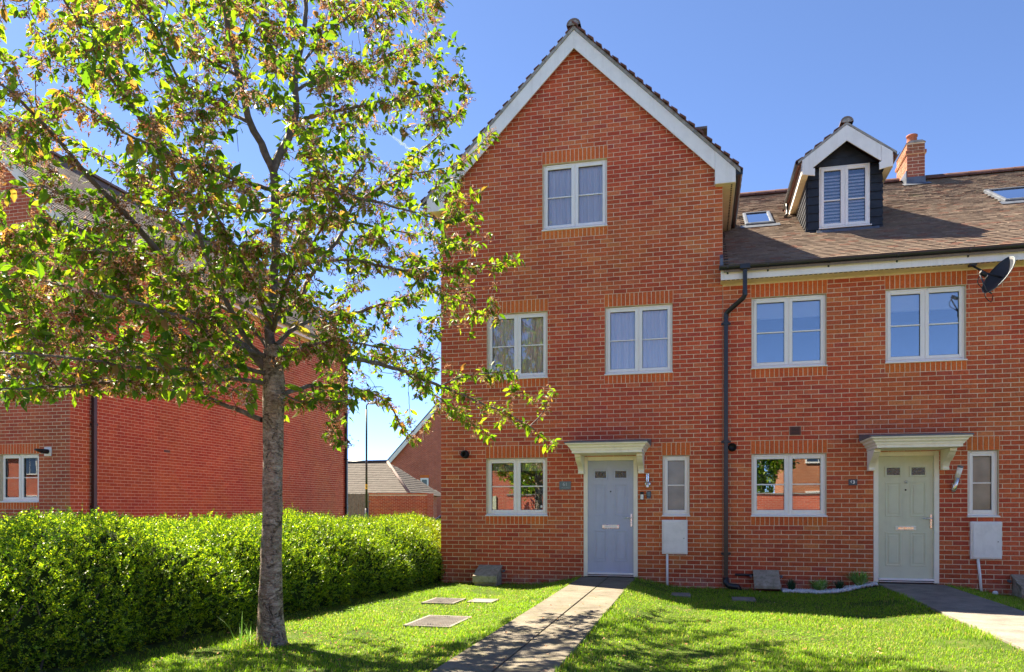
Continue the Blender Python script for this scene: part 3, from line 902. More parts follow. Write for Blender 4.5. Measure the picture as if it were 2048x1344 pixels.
for s in (1, -1):
    xk = 2.38
    MB().prism([(2.49, 9.535), (2.49+s*xk, 9.535-xk), (2.49+s*xk, 9.222-xk), (2.49, 9.222)], 'y', -0.140, -0.112).build('bargeboard', M['paint'], H61, bevel=0.003)
    MB().prism([(2.49+s*(xk+0.002), 9.535-xk), (2.49+s*2.715, 9.535-2.715), (2.49+s*2.715, 6.60), (2.49+s*(xk+0.002), 6.60)], 'y', -0.146, -0.112).build('barge_end', M['paint'], H61, bevel=0.004)
    xo, xi = 2.49+s*2.70, 2.49+s*2.51
    MB().box(min(xo, xi), max(xo, xi), -0.11, 9.0, 6.600, 6.615).box(min(2.49+s*2.39, xi-s*0.001), max(2.49+s*2.39, xi-s*0.001), -0.11, -0.004, 6.600, 6.615).build('soffit', M['soffit'], H61)
    MB().box(min(xo, xo+s*0.018), max(xo, xo+s*0.018), -0.11, 9.0, 6.598, 6.80).build('fascia', M['paint'], H61)
    sv = MB()
    for i in range(110):
        y = -0.06 + i*0.075; xv = xo - s*0.045
        sv.box(xv-0.012, xv+0.012, y, y+0.045, 6.5985, 6.5999)
    tag(sv.build('soffit_vent', M['dark'], H61), kind='stuff')
    g = MB(); half_round(g, 'y', -0.13, 9.1, xo+s*0.075, 6.79, 0.056, s)
    g.box(min(xo+s*0.02, xo+s*0.13), max(xo+s*0.02, xo+s*0.13), -0.136, -0.13, 6.725, 6.795)
    g.build('gutter', M['black_plastic'], H61)

# curtains behind the upper windows of 61
wavy('net_curtain', 0.95, 1.92, 3.56, 4.66, 0.135, 'white net curtain behind the left first floor window of the gabled house', 'net curtains')
wavy('net_curtain', 3.09, 4.10, 3.56, 4.66, 0.135, 'white net curtain behind the right first floor window of the gabled house', 'net curtains')
wavy('net_curtain', 1.98, 2.98, 6.17, 7.27, 0.14, 'white pleated net curtain behind the top gable window', 'net curtains', 8, 0.018)
pel = MB()
n = 46
for i in range(n):
    x = 0.95 + 0.97*i/n
    pel.add([(x, 0.20 + 0.012*(i % 2), 1.86), (x+0.97/n, 0.20+0.012*((i+1) % 2), 1.86), (x+0.97/n, 0.20+0.012*((i+1) % 2), 2.06), (x, 0.20+0.012*(i % 2), 2.06)], [(0, 1, 2, 3)])
tag(pel.build('window_valance', M['curtain']), 'short pleated white valance hanging in the ground floor window by the hedge', 'valance')

# ================================================================== number 63
H63 = empty('terraced_house', (7.5, 0, -0.2), 'lower red brick terraced house with sage green door and black dormer', 'house')
XR = 12.6
Lc = 0.2325
op63 = {'gf': (5.465, 6.636, 14*CH, 28*CH), 'small': (8.706, 9.142, 14*CH, 28*CH), 'door': (7.343, 8.303, -0.3, 28*CH),
        'f1': (5.465, 6.636, 47*CH, 63*CH), 'f2': (7.523, 8.684, 47*CH, 63*CH), 'gf2': (10.6, 11.75, 14*CH, 28*CH), 'f3': (10.6, 11.75, 47*CH, 63*CH)}
wall63 = wall_sheet('wall', np.array([0, -0.003, 0]), X3, -Y3, 5.004, XR, -0.3, 4.95, list(op63.values()), [], M['mortar'], H63)
sol63 = []
for k, h in op63.items():
    if k == 'door': continue
    sol63 += [(h[0]-0.012, h[1]+0.012, h[3], h[3]+3*CH)]
    if k != 'small': sol63 += [(h[0]-0.012, h[1]+0.012, h[2]-2*CH, h[2])]
airb = (6.06, 6.245, 32*CH, 34*CH)
b63 = lay(-4, 66, lambda z: (5.006, XR), list(op63.values()) + sol63 + [airb], Lc, 5.006)
O63 = np.array([0, -0.003, 0])
place_bricks(b63, O63, X3, -Y3, M['brick'], wall63, 200, key='f')
place_bricks([q for h in sol63 for q in soldiers(*h)], O63, X3, -Y3, M['brick_orange'], wall63, 300, 'lintel_brick', 'lintel_brickwork', key='f')
MB().box(5.01, XR, 0.28, 0.3, -0.3, -0.1).box(XR-0.25, XR, 0.002, 11.0, -0.3, 5.0).box(5.01, XR-0.25, 10.75, 11.0, -0.3, 5.0).build('side_wall', M['brick_tex'], H63)
rm = MB()
for z in (-0.02, 2.5, 4.96): rm.box(5.02, XR-0.25, 0.13, 8.7, z-0.02, z+0.02)
rm.box(5.02, XR-0.25, 3.6, 3.7, 0.0, 4.94).box(7.0, 7.06, 0.13, 3.6, 0.0, 4.94)
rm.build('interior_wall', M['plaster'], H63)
for k, v in (('gf', (0, 1)), ('f1', (0, 1)), ('f2', (0, 1)), ('gf2', (0, 1)), ('f3', (0, 1))):
    h = op63[k]; window(H63, h[0]+0.004, h[1]-0.004, h[2], h[3]-0.004, 0.0, 2, v)
h = op63['small']; window(H63, h[0]+0.004, h[1]-0.004, h[2], h[3]-0.004, 0.0, 1, (0,), glass='frosted')
front_door(H63, 7.345, 8.301, 28*CH, M['door_green'], M['door_glass'], True)
canopy(H63, 7.83, 1.18, 1.165)
MB().lathe([(0.07, 0.0), (0.07, -0.03), (0.058, -0.038), (0.055, -0.06), (0.05, -0.02), (0.0, -0.015)], (5.158, 0, 2.205), 'y', 20).build('flue_terminal', M['dark'], H63)
ab = MB().box(airb[0]+0.004, airb[1]-0.004, -0.016, 0.02, airb[2]+0.004, airb[3]-0.004).build('air_vent', M['vent_brown'], H63, bevel=0.004)
for i in range(5):
    MB().box(airb[0]+0.03, airb[1]-0.03, -0.021, -0.0162, airb[2]+0.022+i*0.023, airb[2]+0.032+i*0.023).build('louvre', M['dark'], ab)
# blinds in the first floor windows
for i, (a, b) in enumerate(((5.53, 6.57), (7.59, 8.62))):
    m = MB().box(a, b, 0.125, 0.128, 4.36, 4.68).tube([(a, 0.127, 4.36), (b, 0.127, 4.36)], 0.010, 8)
    tag(m.build('roller_blind', M['curtain']), ['white roller blind half lowered in the upper window beside the downpipe', 'white roller blind half lowered in the upper window beside the satellite dish'][i], 'blind', 'roller blinds')

# --- roof of 63
TP = math.tan(R(30))
def zr(y): return 5.15 + (y + 0.35)*TP
RY, RZ = 5.56, 5.15 + 5.91*TP
roof63 = MB().prism([(-0.36, zr(-0.36)-0.02), (RY, RZ-0.02), (2*RY+0.36, zr(-0.36)-0.02), (2*RY+0.36, zr(-0.36)-0.1), (RY, RZ-0.12), (-0.36, zr(-0.36)-0.1)], 'x', 5.006, XR).build('roof', M['tile'], H63)
Sd = np.array([0, math.cos(R(30)), math.sin(R(30))])
dorm = (6.55, 7.77, 1.46, 4.6)
sky1, sky2 = (5.50, 6.04, 2.38, 3.46), (10.10, 10.85, 2.55, 3.65)
chim = (9.06, 9.46, 5.15, 6.1)
tiles(np.array([5.006, -0.385, zr(-0.385)-0.012]), X3, Sd, 46, 69, [dorm, sky1, sky2, chim], M['tile'], roof63, 300)
tiles(np.array([XR, 2*RY+0.385, zr(-0.385)-0.012]), -X3, np.array([0, -Sd[1], Sd[2]]), 46, 69, [], M['tile'], roof63)
ridge_tiles((5.01, RY, RZ-0.01), (9.0, RY, RZ-0.01), M['ridge_red'], roof63, 0.12)
ridge_tiles((9.52, RY, RZ-0.01), (XR, RY, RZ-0.01), M['ridge_red'], roof63, 0.12)
MB().box(4.962, XR, -0.300, -0.282, 4.94, 5.12).build('fascia', M['paint'], H63)
MB().box(4.962, XR, -0.2815, -0.004, 4.945, 4.957).build('soffit', M['soffit'], H63)
sv = MB()
for i in range(100):
    x = 4.99 + i*0.075
    sv.box(x, x+0.045, -0.262, -0.236, 4.9435, 4.9449)
tag(sv.build('soffit_vent', M['dark'], H63), kind='stuff')
gt = half_round(MB(), 'x', 4.94, XR, -0.362, 5.145, 0.060, 1).box(4.934, 4.94, -0.42, -0.304, 5.085, 5.147).build('gutter', M['black_plastic'], H63)
for x in (5.07, 5.70, 6.62, 7.62, 8.62, 9.6):
    MB().prism([(-0.426, 5.15), (-0.418, 5.10), (-0.385, 5.078), (-0.335, 5.078), (-0.302, 5.03), (-0.302, 5.12), (-0.335, 5.084), (-0.385, 5.084), (-0.41, 5.104), (-0.418, 5.15)], 'x', x-0.013, x+0.013).build('gutter_clip', M['black_plastic'], gt)
MB().box(5.26, 5.42, -0.424, -0.300, 5.072, 5.151).build('gutter_outlet', M['black_plastic'], gt, bevel=0.006)
# downpipe, square section with a swan neck
dp = MB().box(5.307, 5.373, -0.395, -0.329, 4.70, 5.075)
dp.tube([(5.34, -0.362, 4.74), (5.34, -0.362, 4.66), (5.31, -0.335, 4.61), (5.09, -0.09, 4.475), (5.055, -0.06, 4.44), (5.052, -0.058, 4.36)], 0.042, 8, True, False)
dp.box(5.019, 5.085, -0.091, -0.025, -0.10, 4.38)
dpo = dp.build('downpipe', M['black_plastic'], H63, bevel=0.004)
for z in (4.28, 2.3, 0.42):
    MB().box(5.005, 5.10, -0.097, -0.0045, z-0.025, z+0.025).box(4.975, 5.005, -0.02, -0.0045, z-0.02, z+0.02).box(5.10, 5.13, -0.02, -0.0045, z-0.02, z+0.02).build('pipe_clip', M['black_plastic'], dpo, bevel=0.004)
MB().tube([(5.052, -0.058, 0.02), (5.052, -0.075, -0.07), (5.10, -0.11, -0.11), (5.24, -0.13, -0.12), (5.27, -0.13, -0.20)], 0.05, 8).build('pipe_shoe', M['black_plastic'], dpo)
# lead abutment on 61's wall
MB().prism([(-0.30, 5.18), (-0.30, 5.30), (-0.12, 5.42), (-0.12, 5.30)], 'x', 4.95, 5.003).build('flashing', M['lead'], H63)

# --- roof windows
def roof_window(h):
    x0, x1, y0, y1 = h
    def P(x, y, d): 
        n = np.array([0, -math.sin(R(30)), math.cos(R(30))]); return np.array([x, y, zr(y)]) + n*d
    def frame(a0, a1, b0, b1, d0, d1, t, name, mat, parent):
        m = MB()
        for (p0, p1, q0, q1) in ((a0, a0+t, b0, b1), (a1-t, a1, b0, b1), (a0+t, a1-t, b0, b0+t), (a0+t, a1-t, b1-t, b1)):
            V = [P(p0, q0, d0), P(p1, q0, d0), P(p1, q1, d0), P(p0, q1, d0), P(p0, q0, d1), P(p1, q0, d1), P(p1, q1, d1), P(p0, q1, d1)]
            m.add(V, [(0, 3, 2, 1), (4, 5, 6, 7), (0, 1, 5, 4), (1, 2, 6, 5), (2, 3, 7, 6), (3, 0, 4, 7)])
        return m.build(name, mat, parent, bevel=0.006)
    rw = frame(x0, x1, y0, y1, -0.06, 0.058, 0.07, 'roof_window', M['lead'], H63)
    frame(x0+0.015, x1-0.015, y0+0.03, y1-0.03, 0.059, 0.066, 0.045, 'cover_strip', M['lead'], rw)
    V = [P(x0+0.06, y0+0.06, 0.045), P(x1-0.06, y0+0.06, 0.045), P(x1-0.06, y1-0.06, 0.045), P(x0+0.06, y1-0.06, 0.045)]
    MB().add(V, [(0, 1, 2, 3)]).build('pane', M['glass'], rw)
    V = [P(x0-0.1, y0-0.16, 0.024), P(x1+0.1, y0-0.16, 0.024), P(x1+0.1, y0, 0.034), P(x0-0.1, y0, 0.034)]
    MB().add(V, [(0, 1, 2, 3)]).build('apron', M['lead'], rw)
    V = [P(x0+0.06, y0+0.06, -0.05), P(x1-0.06, y0+0.06, -0.05), P(x1-0.06, y1-0.06, -0.05), P(x0+0.06, y1-0.06, -0.05)]
    MB().add(V, [(0, 1, 2, 3)]).build('blind', M['curtain'], rw)
roof_window(sky1); roof_window(sky2)

# --- dormer
DC, DY = 7.155, 1.50
dm = MB()
zd = zr(DY) - 0.06
dm.prism([(6.55, zd), (7.77, zd), (7.77, 7.30), (DC, 7.78), (6.55, 7.30)], 'y', DY+0.14, 4.7)
dormer = dm.build('dormer', M['clad'], H63)
wx0, wx1, wz0, wz1 = 6.735, 7.59, 6.235, 7.385
for i in range(9):                                      # front boards beside and above the window
    z0 = 6.10 + i*0.152; z1 = z0 + 0.15
    for a, b in ((6.535, wx0-0.004), (wx1+0.004, 7.785)) if z0 < wz1 else ((6.7, 7.62),):
        zz1 = min(z1, 7.36) if z0 < wz1 else z1
        MB().prism([(DY+0.10, z0), (DY-0.026, z0), (DY-0.008, zz1), (DY+0.10, zz1)], 'x', a, b).build('cladding_board', M['clad'], dormer)
MB().prism([(6.62, 7.388), (7.69, 7.388), (DC, 7.80)], 'y', DY-0.010, DY+0.13).build('gable_board', M['clad'], dormer)
MB().prism([(6.80, 7.52), (7.51, 7.52), (7.47, 7.55), (6.84, 7.55)], 'y', DY-0.022, DY-0.0105).build('cladding_board', M['clad'], dormer)
for s in (-1, 1):                                       # cheeks
    xo = DC + s*0.635
    for i in range(11):
        z0 = 6.10 + i*0.12
        y_in = (z0 + 0.12 - 5.15)/TP - 0.35
        if z0 > 7.28: break
        MB().prism([(xo, z0), (xo+s*0.0, z0), (xo+s*0.022, z0), (xo+s*0.004, z0+0.13), (xo-s*0.015, z0+0.13)], 'y', DY+0.0, max(DY+0.1, y_in)).build('cladding_board', M['clad'], dormer)
window(dormer, wx0, wx1, wz0, wz1, DY-0.055, 2, (1,), glass='glass_clear', flat=True, bar=0.44)
MB().prism([(DY-0.16, zr(DY)-0.09), (DY-0.12, zr(DY)-0.015), (DY-0.03, 6.235), (DY, 6.235), (DY, zr(DY)-0.05)], 'x', 6.68, 7.72).build('lead_apron', M['lead'], dormer)
ps = 0.75
def dz(x): return 8.05 - abs(x-DC)*ps
rf = MB()
for s in (1, -1):
    rf.prism([(DC, 8.02), (DC+s*0.82, 8.02-0.82*ps), (DC+s*0.82, 7.95-0.82*ps), (DC, 7.95)], 'y', DY-0.27, 4.75)
rf.build('dormer_roof', M['tile_dark'], dormer)
for s in (1, -1):
    L_ = math.hypot(1, ps); Sdd = np.array([-s/L_, 0, ps/L_])
    O = np.array([DC+s*0.84, (4.9 if s > 0 else DY-0.31), 8.05-0.84*ps-0.018])
    tiles(O, Y3*(-s), Sdd, 20, 11, [], M['tile_dark'], dormer, keep=lambda c: c[:, 2] > 5.15+(c[:, 1]+0.35)*TP-0.05, stuff='dormer_tiling')
    MB().prism([(DC, 8.025), (DC+s*0.815, 8.025-0.815*ps), (DC+s*0.815, 7.985-0.815*ps), (DC, 7.985)], 'y', DY-0.302, DY-0.2705).build('verge', M['verge'], dormer)
    MB().prism([(DC, 7.98), (DC+s*0.56, 7.98-0.56*ps), (DC+s*0.56, 7.70-0.56*ps), (DC, 7.70)], 'y', DY-0.292, DY-0.268).build('bargeboard', M['paint'], dormer, bevel=0.003)
    MB().prism([(DC+s*0.562, 7.98-0.562*ps), (DC+s*0.745, 7.98-0.745*ps), (DC+s*0.745, 7.17), (DC+s*0.53, 7.13), (DC+s*0.53, 7.26), (DC+s*0.562, 7.26)], 'y', DY-0.30, DY-0.268).build('barge_end', M['paint'], dormer, bevel=0.003)
    xs_ = sorted((DC+s*0.635, DC+s*0.74))
    MB().box(xs_[0], xs_[1], DY-0.267, 3.6, 7.17, 7.182).build('soffit', M['soffit'], dormer)
    xf = sorted((DC+s*0.741, DC+s*0.757))
    MB().box(xf[0], xf[1], DY-0.267, 3.6, 7.165, 7.42).build('fascia', M['paint'], dormer)
    g = half_round(MB(), 'y', DY-0.285, 3.35, DC+s*0.815, 7.405, 0.05, s)
    g.build('gutter', M['black_plastic'], dormer)
    MB().tube([(DC+s*0.815, 3.0, 7.36), (DC+s*0.815, 3.0, 7.26), (DC+s*0.815, 2.95, zr(2.95)+0.06), (DC+s*0.87, 2.8, zr(2.8)+0.05)], 0.03, 8).build('outlet_pipe', M['black_plastic'], dormer)
ridge_tiles((DC, DY-0.32, 8.015), (DC, 4.7, 8.015), M['ridge'], dormer, 0.11)
# slatted blind behind the dormer window
bl = empty('slatted_blind', (DC, 1.57, 6.28), 'white slatted blind behind the dormer window glass', 'blind')
for i in range(16):
    z = 6.30 + i*0.060
    MB().prism([(1.545, z), (1.590, z+0.040), (1.588, z+0.045), (1.541, z+0.005)], 'x', wx0+0.07, wx1-0.07).build('slat', M['curtain'], bl)

# --- chimney
cx0, cx1, cy0, cy1, cz0, cz1 = chim[0]+0.02, chim[1]-0.02, chim[2]+0.02, chim[3]-0.02, 8.0, 9.26
ch = MB().box(cx0, cx1, cy0, cy1, cz0, cz1).box(cx0-0.028, cx1+0.028, cy0-0.028, cy1+0.028, 121*CH, 122*CH).build('chimney', M['mortar'], H63)
r0, r1 = int(8.25/CH), int(9.24/CH)
def lay2(u0, u1, r0, r1, grow):
    out = []
    for r in range(r0, r1):
        g = 0.03 if 8.98 < r*CH+0.03 < 9.10 else 0.0
        if (g > 0) != grow: continue
        out += lay(r, r+1, lambda z: (u0-g, u1+g), [], 0.225, u0)
    return out
for grow, e in ((False, 0.0), (True, 0.028)):
    place_bricks(lay2(cx0, cx1, r0, r1, grow), np.array([0, cy0-e, 0]), X3, -Y3, M['brick_chimney'], ch, 60, key='f')
    place_bricks([(-q[1], -q[0], q[2], q[3]) for q in lay2(cy0, cy1, r0, r1, grow)], np.array([cx0-e, 0, 0]), -Y3, -X3, M['brick_chimney'], ch, 60, key='l')
MB().prism([(cx0-0.02, 9.26), (cx1+0.02, 9.26), (cx1-0.06, 9.31), (cx0+0.06, 9.31)], 'y', cy0-0.02, cy1+0.02).build('flaunching', M['verge'], ch)
MB().lathe([(0.115, 9.25), (0.105, 9.40), (0.10, 9.49), (0.118, 9.50), (0.118, 9.53), (0.09, 9.535), (0.085, 9.3)], ((cx0+cx1)/2-0.02, cy0+0.25, 0), 'z', 20).build('chimney_pot', M['terracotta'], ch)
MB().box(cx0-0.012, cx1+0.012, cy0-0.014, cy0+0.4, zr(cy0)-0.1, zr(cy0)+0.17).box(cx0-0.016, cx0+0.02, cy0, cy1, RZ-0.4, RZ+0.10).build('flashing', M['lead'], ch)
MB().add([(cx0-0.1, cy0-0.16, zr(cy0-0.16)+0.03), (cx1+0.1, cy0-0.16, zr(cy0-0.16)+0.03), (cx1+0.1, cy0, zr(cy0)+0.04), (cx0-0.1, cy0, zr(cy0)+0.04)], [(0, 1, 2, 3)]).build('flashing', M['lead'], ch)

# ================================================================== house on the left
LX, LY, LZ, LD = -8.33, 0.14, 0.27, 13.05
HL = empty('gabled_house', (LX-2.5, LY, -0.1), 'deep red brick house at the left edge with its long side wall behind the hedge', 'house')
OL = np.array([LX-5.0, LY, LZ])
opL = {'gf': (5.0-1.83, 5.0-0.80, 14*CH, 28*CH), 'f1': (5.0-1.83, 5.0-0.80, 47*CH, 63*CH)}
wallL = wall_sheet('wall', OL, X3, -Y3, 0, 5.0, -0.6, 9.42, list(opL.values()), gab61, M['mortar'], HL)
solL = [(h[0]-0.012, h[1]+0.012, h[3], h[3]+3*CH) for h in opL.values()] + [(h[0]-0.012, h[1]+0.012, h[2]-2*CH, h[2]) for h in opL.values()]
bL = lay(-6, 125, lambda z: (max(2.6, 2.49-(9.36-z)), min(5.0, 2.49+(9.36-z))), list(opL.values())+solL, 0.225, 5.0)
place_bricks(bL, OL, X3, -Y3, M['brick_left'], wallL, 150, key='fl', pr0=0.0022)
place_bricks([q for h in solL for q in soldiers(*h)], OL, X3, -Y3, M['brick_orange'], wallL, 100, 'lintel_brick', 'lintel_brickwork', key='f')
OS = np.array([LX, LY, LZ])
wallS = wall_sheet('side_wall', OS, Y3, X3, 0, LD, -0.6, 6.62, [], [], M['mortar'], HL)
vent = (2.92, 3.145, 31*CH, 32*CH)
bS = lay(-6, 88, lambda z: (0.0, LD), [vent], 0.225, 0.112)
place_bricks(bS, OS, Y3, X3, M['brick_left'], wallS, 150, key='s', pr0=0.0022)
MB().box(LX-0.005, LX+0.012, LY+vent[0]+0.006, LY+vent[1]-0.006, LZ+vent[2]+0.006, LZ+vent[3]-0.006).build('air_brick', M['vent_brown'], HL)
MB().box(LX-5, LX-4.75, LY+0.002, LY+LD, -0.4, 6.9).box(LX-4.75, LX, LY+LD-0.25, LY+LD-0.002, -0.4, 6.9).build('back_wall', M['brick_tex'], HL)
rm = MB()
for z in (0.25, 2.77, 5.3): rm.box(LX-4.75, LX-0.05, LY+0.13, LY+LD-0.3, z-0.02, z+0.02)
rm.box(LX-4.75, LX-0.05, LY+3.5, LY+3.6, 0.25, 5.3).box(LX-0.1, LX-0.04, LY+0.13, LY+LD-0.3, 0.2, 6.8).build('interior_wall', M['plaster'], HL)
for h in opL.values(): window(HL, OL[0]+h[0]+0.004, OL[0]+h[1]-0.004, LZ+h[2], LZ+h[3]-0.004, LY+0.012, 2, (0, 1))
bx = MB().box(LX-0.64, LX-0.46, LY-0.03, LY, 2.30, 2.49).build('flue_plate', M['box_white'], HL, bevel=0.008)
MB().lathe([(0.05, -0.03), (0.05, -0.16), (0.035, -0.17), (0.03, -0.04), (0, -0.04)], (LX-0.55, LY, 2.395), 'y', 16).tube([(LX-0.55, LY-0.13, 2.40), (LX-0.62, LY-0.2, 2.415), (LX-0.68, LY-0.22, 2.43)], [0.045, 0.035, 0.02], 10).build('flue_terminal', M['dark'], bx)
# its roof
XC, ZA = LX-2.51, LZ+9.627
rl = MB()
for s in (1, -1): rl.prism([(XC, ZA-0.03), (XC+s*2.80, ZA-0.03-2.80), (XC+s*2.80, ZA-0.13-2.80), (XC, ZA-0.13)], 'y', LY-0.10, LY+LD+0.15)
rl = rl.build('roof', M['tile_grey'], HL)
tiles(np.array([XC+2.817, LY+LD+0.2, ZA-2.817-0.022]), -Y3, np.array([-1, 0, 1.0])/math.sqrt(2), 82, 40, [], M['tile_grey'], rl, 150)
tiles(np.array([XC-2.817, LY-0.175, ZA-2.817-0.022]), Y3, np.array([1, 0, 1.0])/math.sqrt(2), 82, 40, [], M['tile_grey'], rl)
ridge_tiles((XC, LY-0.18, ZA-0.03), (XC, LY+LD+0.15, ZA-0.03), M['ridge'], rl, 0.125)
for s in (1, -1):
    MB().prism([(XC, ZA-0.024), (XC+s*2.79, ZA-0.024-2.79), (XC+s*2.79, ZA-0.088-2.79), (XC, ZA-0.088)], 'y', LY-0.158, LY-0.1005).build('verge', M['verge'], rl)
    MB().prism([(XC, ZA-0.092), (XC+s*2.38, ZA-0.092-2.38), (XC+s*2.38, ZA-0.405-2.38), (XC, ZA-0.405)], 'y', LY-0.140, LY-0.112).build('bargeboard', M['paint'], HL)
    MB().prism([(XC+s*2.382, ZA-0.092-2.38), (XC+s*2.715, ZA-0.092-2.715), (XC+s*2.715, LZ+6.60), (XC+s*2.382, LZ+6.60)], 'y', LY-0.146, LY-0.112).build('barge_end', M['paint'], HL)
xo, xi = XC+2.70, XC+2.51
MB().box(xi, xo, LY-0.11, LY+LD, LZ+6.600, LZ+6.615).build('soffit', M['soffit'], HL)
MB().box(xo, xo+0.018, LY-0.11, LY+LD, LZ+6.598, LZ+6.80).build('fascia', M['paint'], HL)
half_round(MB(), 'y', LY-0.13, LY+LD+0.1, xo+0.075, LZ+6.79, 0.056, 1).build('gutter', M['brown_plastic'], HL)
for y, mt in ((LY+0.60, 'brown_plastic'), (LY+LD-0.13, 'black_plastic')):
    p = MB().box(LX+0.03, LX+0.10, y-0.045, y+0.045, -0.2, LZ+6.35).tube([(LX+0.26, y, LZ+6.76), (LX+0.26, y, LZ+6.66), (LX+0.09, y, LZ+6.42), (LX+0.065, y, LZ+6.3)], 0.04, 8)
    po = p.build('downpipe', M[mt], HL, bevel=0.005)
    for z in (1.2, 3.0, 4.9): MB().box(LX+0.006, LX+0.112, y-0.062, y+0.062, z, z+0.05).build('pipe_clip', M[mt], po)
# ================================================================== things fixed to the houses
def meter_box(x0, x1, z0, z1, label, cx, lean):
    e = empty('meter_box', ((x0+x1)/2, -0.04, z0), label, 'meter box', 'meter boxes')
    MB().box(x0, x1, -0.055, -0.005, z0, z1).build('case', M['box_white'], e, bevel=0.006)
    d = MB().box(x0+0.03, x1-0.018, -0.072, -0.0555, z0+0.02, z1-0.03).build('door', M['box_white'], e, bevel=0.005)
    MB().lathe([(0, -0.076), (0.008, -0.076), (0.008, -0.07)], (x1-0.06, 0, (z0+z1)/2-0.02), 'y', 10).build('lock', M['dark'], d)
    for z in (z0+0.08, z1-0.13): MB().box(x0+0.012, x0+0.029, -0.066, -0.0555, z, z+0.05).build('hinge', M['box_white'], d)
    MB().tube([(cx, -0.035, z0+0.01), (cx+lean*0.5, -0.038, z0-0.25), (cx+lean, -0.045, -0.25)], 0.021, 10).build('conduit', M['upvc'], e)
meter_box(3.997, 4.425, 0.40, 0.985, 'white meter box beside the grey blue door', 4.085, 0.0)
meter_box(8.735, 9.17, 0.39, 0.975, 'white meter box beside the sage green door', 8.84, 0.055)

e = empty('house_number_sign', (2.315, -0.01, 1.51), 'grey slate sign with number 61 beside the grey blue door', 'sign')
pl = MB().box(2.212, 2.418, -0.019, -0.006, 1.512, 1.658).build('plate', M['slate'], e, bevel=0.003)
text_obj('numeral', '61', 2.315, -0.0195, 1.604, 0.088, M['grey_ink'], e, 1.0)
lt = MB()
random.seed(3)
x = 2.248
for k in range(13):                                    # the small line of letters under the number, too fine to read
    w = random.choice((0.007, 0.009, 0.006))
    if k == 8: x += 0.009
    h = random.choice((0.010, 0.010, 0.014))
    lt.box(x, x+0.0022, -0.0205, -0.0193, 1.538, 1.538+h)
    if k % 2: lt.box(x+0.0022, x+w-0.001, -0.0205, -0.0193, 1.538, 1.5403)
    else: lt.box(x+0.0022, x+w-0.001, -0.0205, -0.0193, 1.5462, 1.5485)
    x += w + 0.0025
lt.build('small_lettering', M['grey_ink'], e)
e = empty('house_number_sign', (7.034, -0.01, 1.55), 'small dark blue sign with white number 63 beside the sage green door', 'sign')
MB().box(6.968, 7.100, -0.020, -0.008, 1.553, 1.652).build('plate', M['navy'], e, bevel=0.004)
text_obj('numeral', '63', 7.028, -0.0205, 1.603, 0.072, M['white_ink'], e, 1.0, 0.002)
MB().box(7.078, 7.082, -0.0217, -0.0203, 1.597, 1.607).build('screw', M['white_ink'], e)

# lantern, bell and key safe by 61's door
e = empty('wall_lantern', (3.755, -0.02, 1.54), 'slim steel and glass wall lantern right of the grey blue door', 'lamp')
MB().lathe([(0.0, -0.03), (0.03, -0.03), (0.048, -0.022), (0.052, -0.008)], (3.755, 0, 1.60), 'y', 20).build('backplate', M['chrome'], e)
MB().lathe([(0.0, 1.535), (0.022, 1.535), (0.024, 1.545), (0.024, 1.635), (0.0, 1.64)], (3.755, -0.065, 0), 'z', 16).build('lamp_body', M['chrome'], e)
MB().lathe([(0.028, 1.64), (0.028, 1.765)], (3.755, -0.065, 0), 'z', 16).build('glass_tube', M['glass'], e)
MB().lathe([(0.011, 1.64), (0.011, 1.73), (0.0, 1.735)], (3.755, -0.065, 0), 'z', 12).build('bulb', M['cream'], e)
for a in (0.4, 2.5, 4.6): MB().tube([(3.755+0.031*math.cos(a), -0.065+0.031*math.sin(a), 1.635), (3.755+0.031*math.cos(a), -0.065+0.031*math.sin(a), 1.77)], 0.003, 6).build('rod', M['chrome'], e)
MB().lathe([(0.033, 1.765), (0.036, 1.775), (0.03, 1.785), (0.0, 1.788)], (3.755, -0.065, 0), 'z', 16).build('cap', M['chrome'], e)
MB().tube([(3.755, -0.02, 1.60), (3.755, -0.06, 1.60)], 0.012, 8).build('arm', M['chrome'], e)
e = empty('doorbell', (3.655, -0.01, 1.32), 'black and white video doorbell beside the grey blue door', 'doorbell')
MB().box(3.628, 3.688, -0.03, -0.006, 1.325, 1.465).build('case', M['dark'], e, bevel=0.006)
MB().box(3.632, 3.684, -0.035, -0.0302, 1.335, 1.420).build('faceplate', M['box_white'], e, bevel=0.004)
MB().lathe([(0.0, -0.039), (0.014, -0.038), (0.015, -0.035)], (3.658, 0, 1.375), 'y', 14).build('button', M['upvc'], e)
e = empty('key_safe', (3.772, -0.01, 1.33), 'small blue grey key safe under the wall lantern', 'key safe')
MB().box(3.735, 3.812, -0.045, -0.006, 1.362, 1.475).build('case', M['navy'], e, bevel=0.010)
MB().box(3.748, 3.799, -0.050, -0.0452, 1.385, 1.462).build('cover', M['slate'], e, bevel=0.006)
for k in range(3): MB().lathe([(0, -0.045), (0.008, -0.043), (0.008, -0.03)], (3.752+0.021*k, 0, 1.357), 'y', 10).build('dial', M['chrome'], e)

# tilted tube lamp by 63's door
e = empty('wall_light', (8.52, -0.03, 1.42), 'tilted white and steel tube wall light beside the sage green door', 'lamp')
d = np.array([0.075, -0.10, 0.40]); d /= np.linalg.norm(d); p0 = np.array([8.487, -0.055, 1.435])
MB().tube([p0, p0+d*0.03, p0+d*0.235], [0.022, 0.033, 0.037], 14).build('lamp_body', M['chrome'], e)
MB().tube([p0+d*0.236, p0+d*0.40], [0.037, 0.040], 14).build('diffuser', M['upvc'], e)
MB().tube([p0+d*0.401, p0+d*0.425], [0.043, 0.041], 14).build('cap', M['slate'], e)
MB().box(8.475, 8.515, -0.05, -0.006, 1.46, 1.58).build('mount', M['chrome'], e, bevel=0.005)

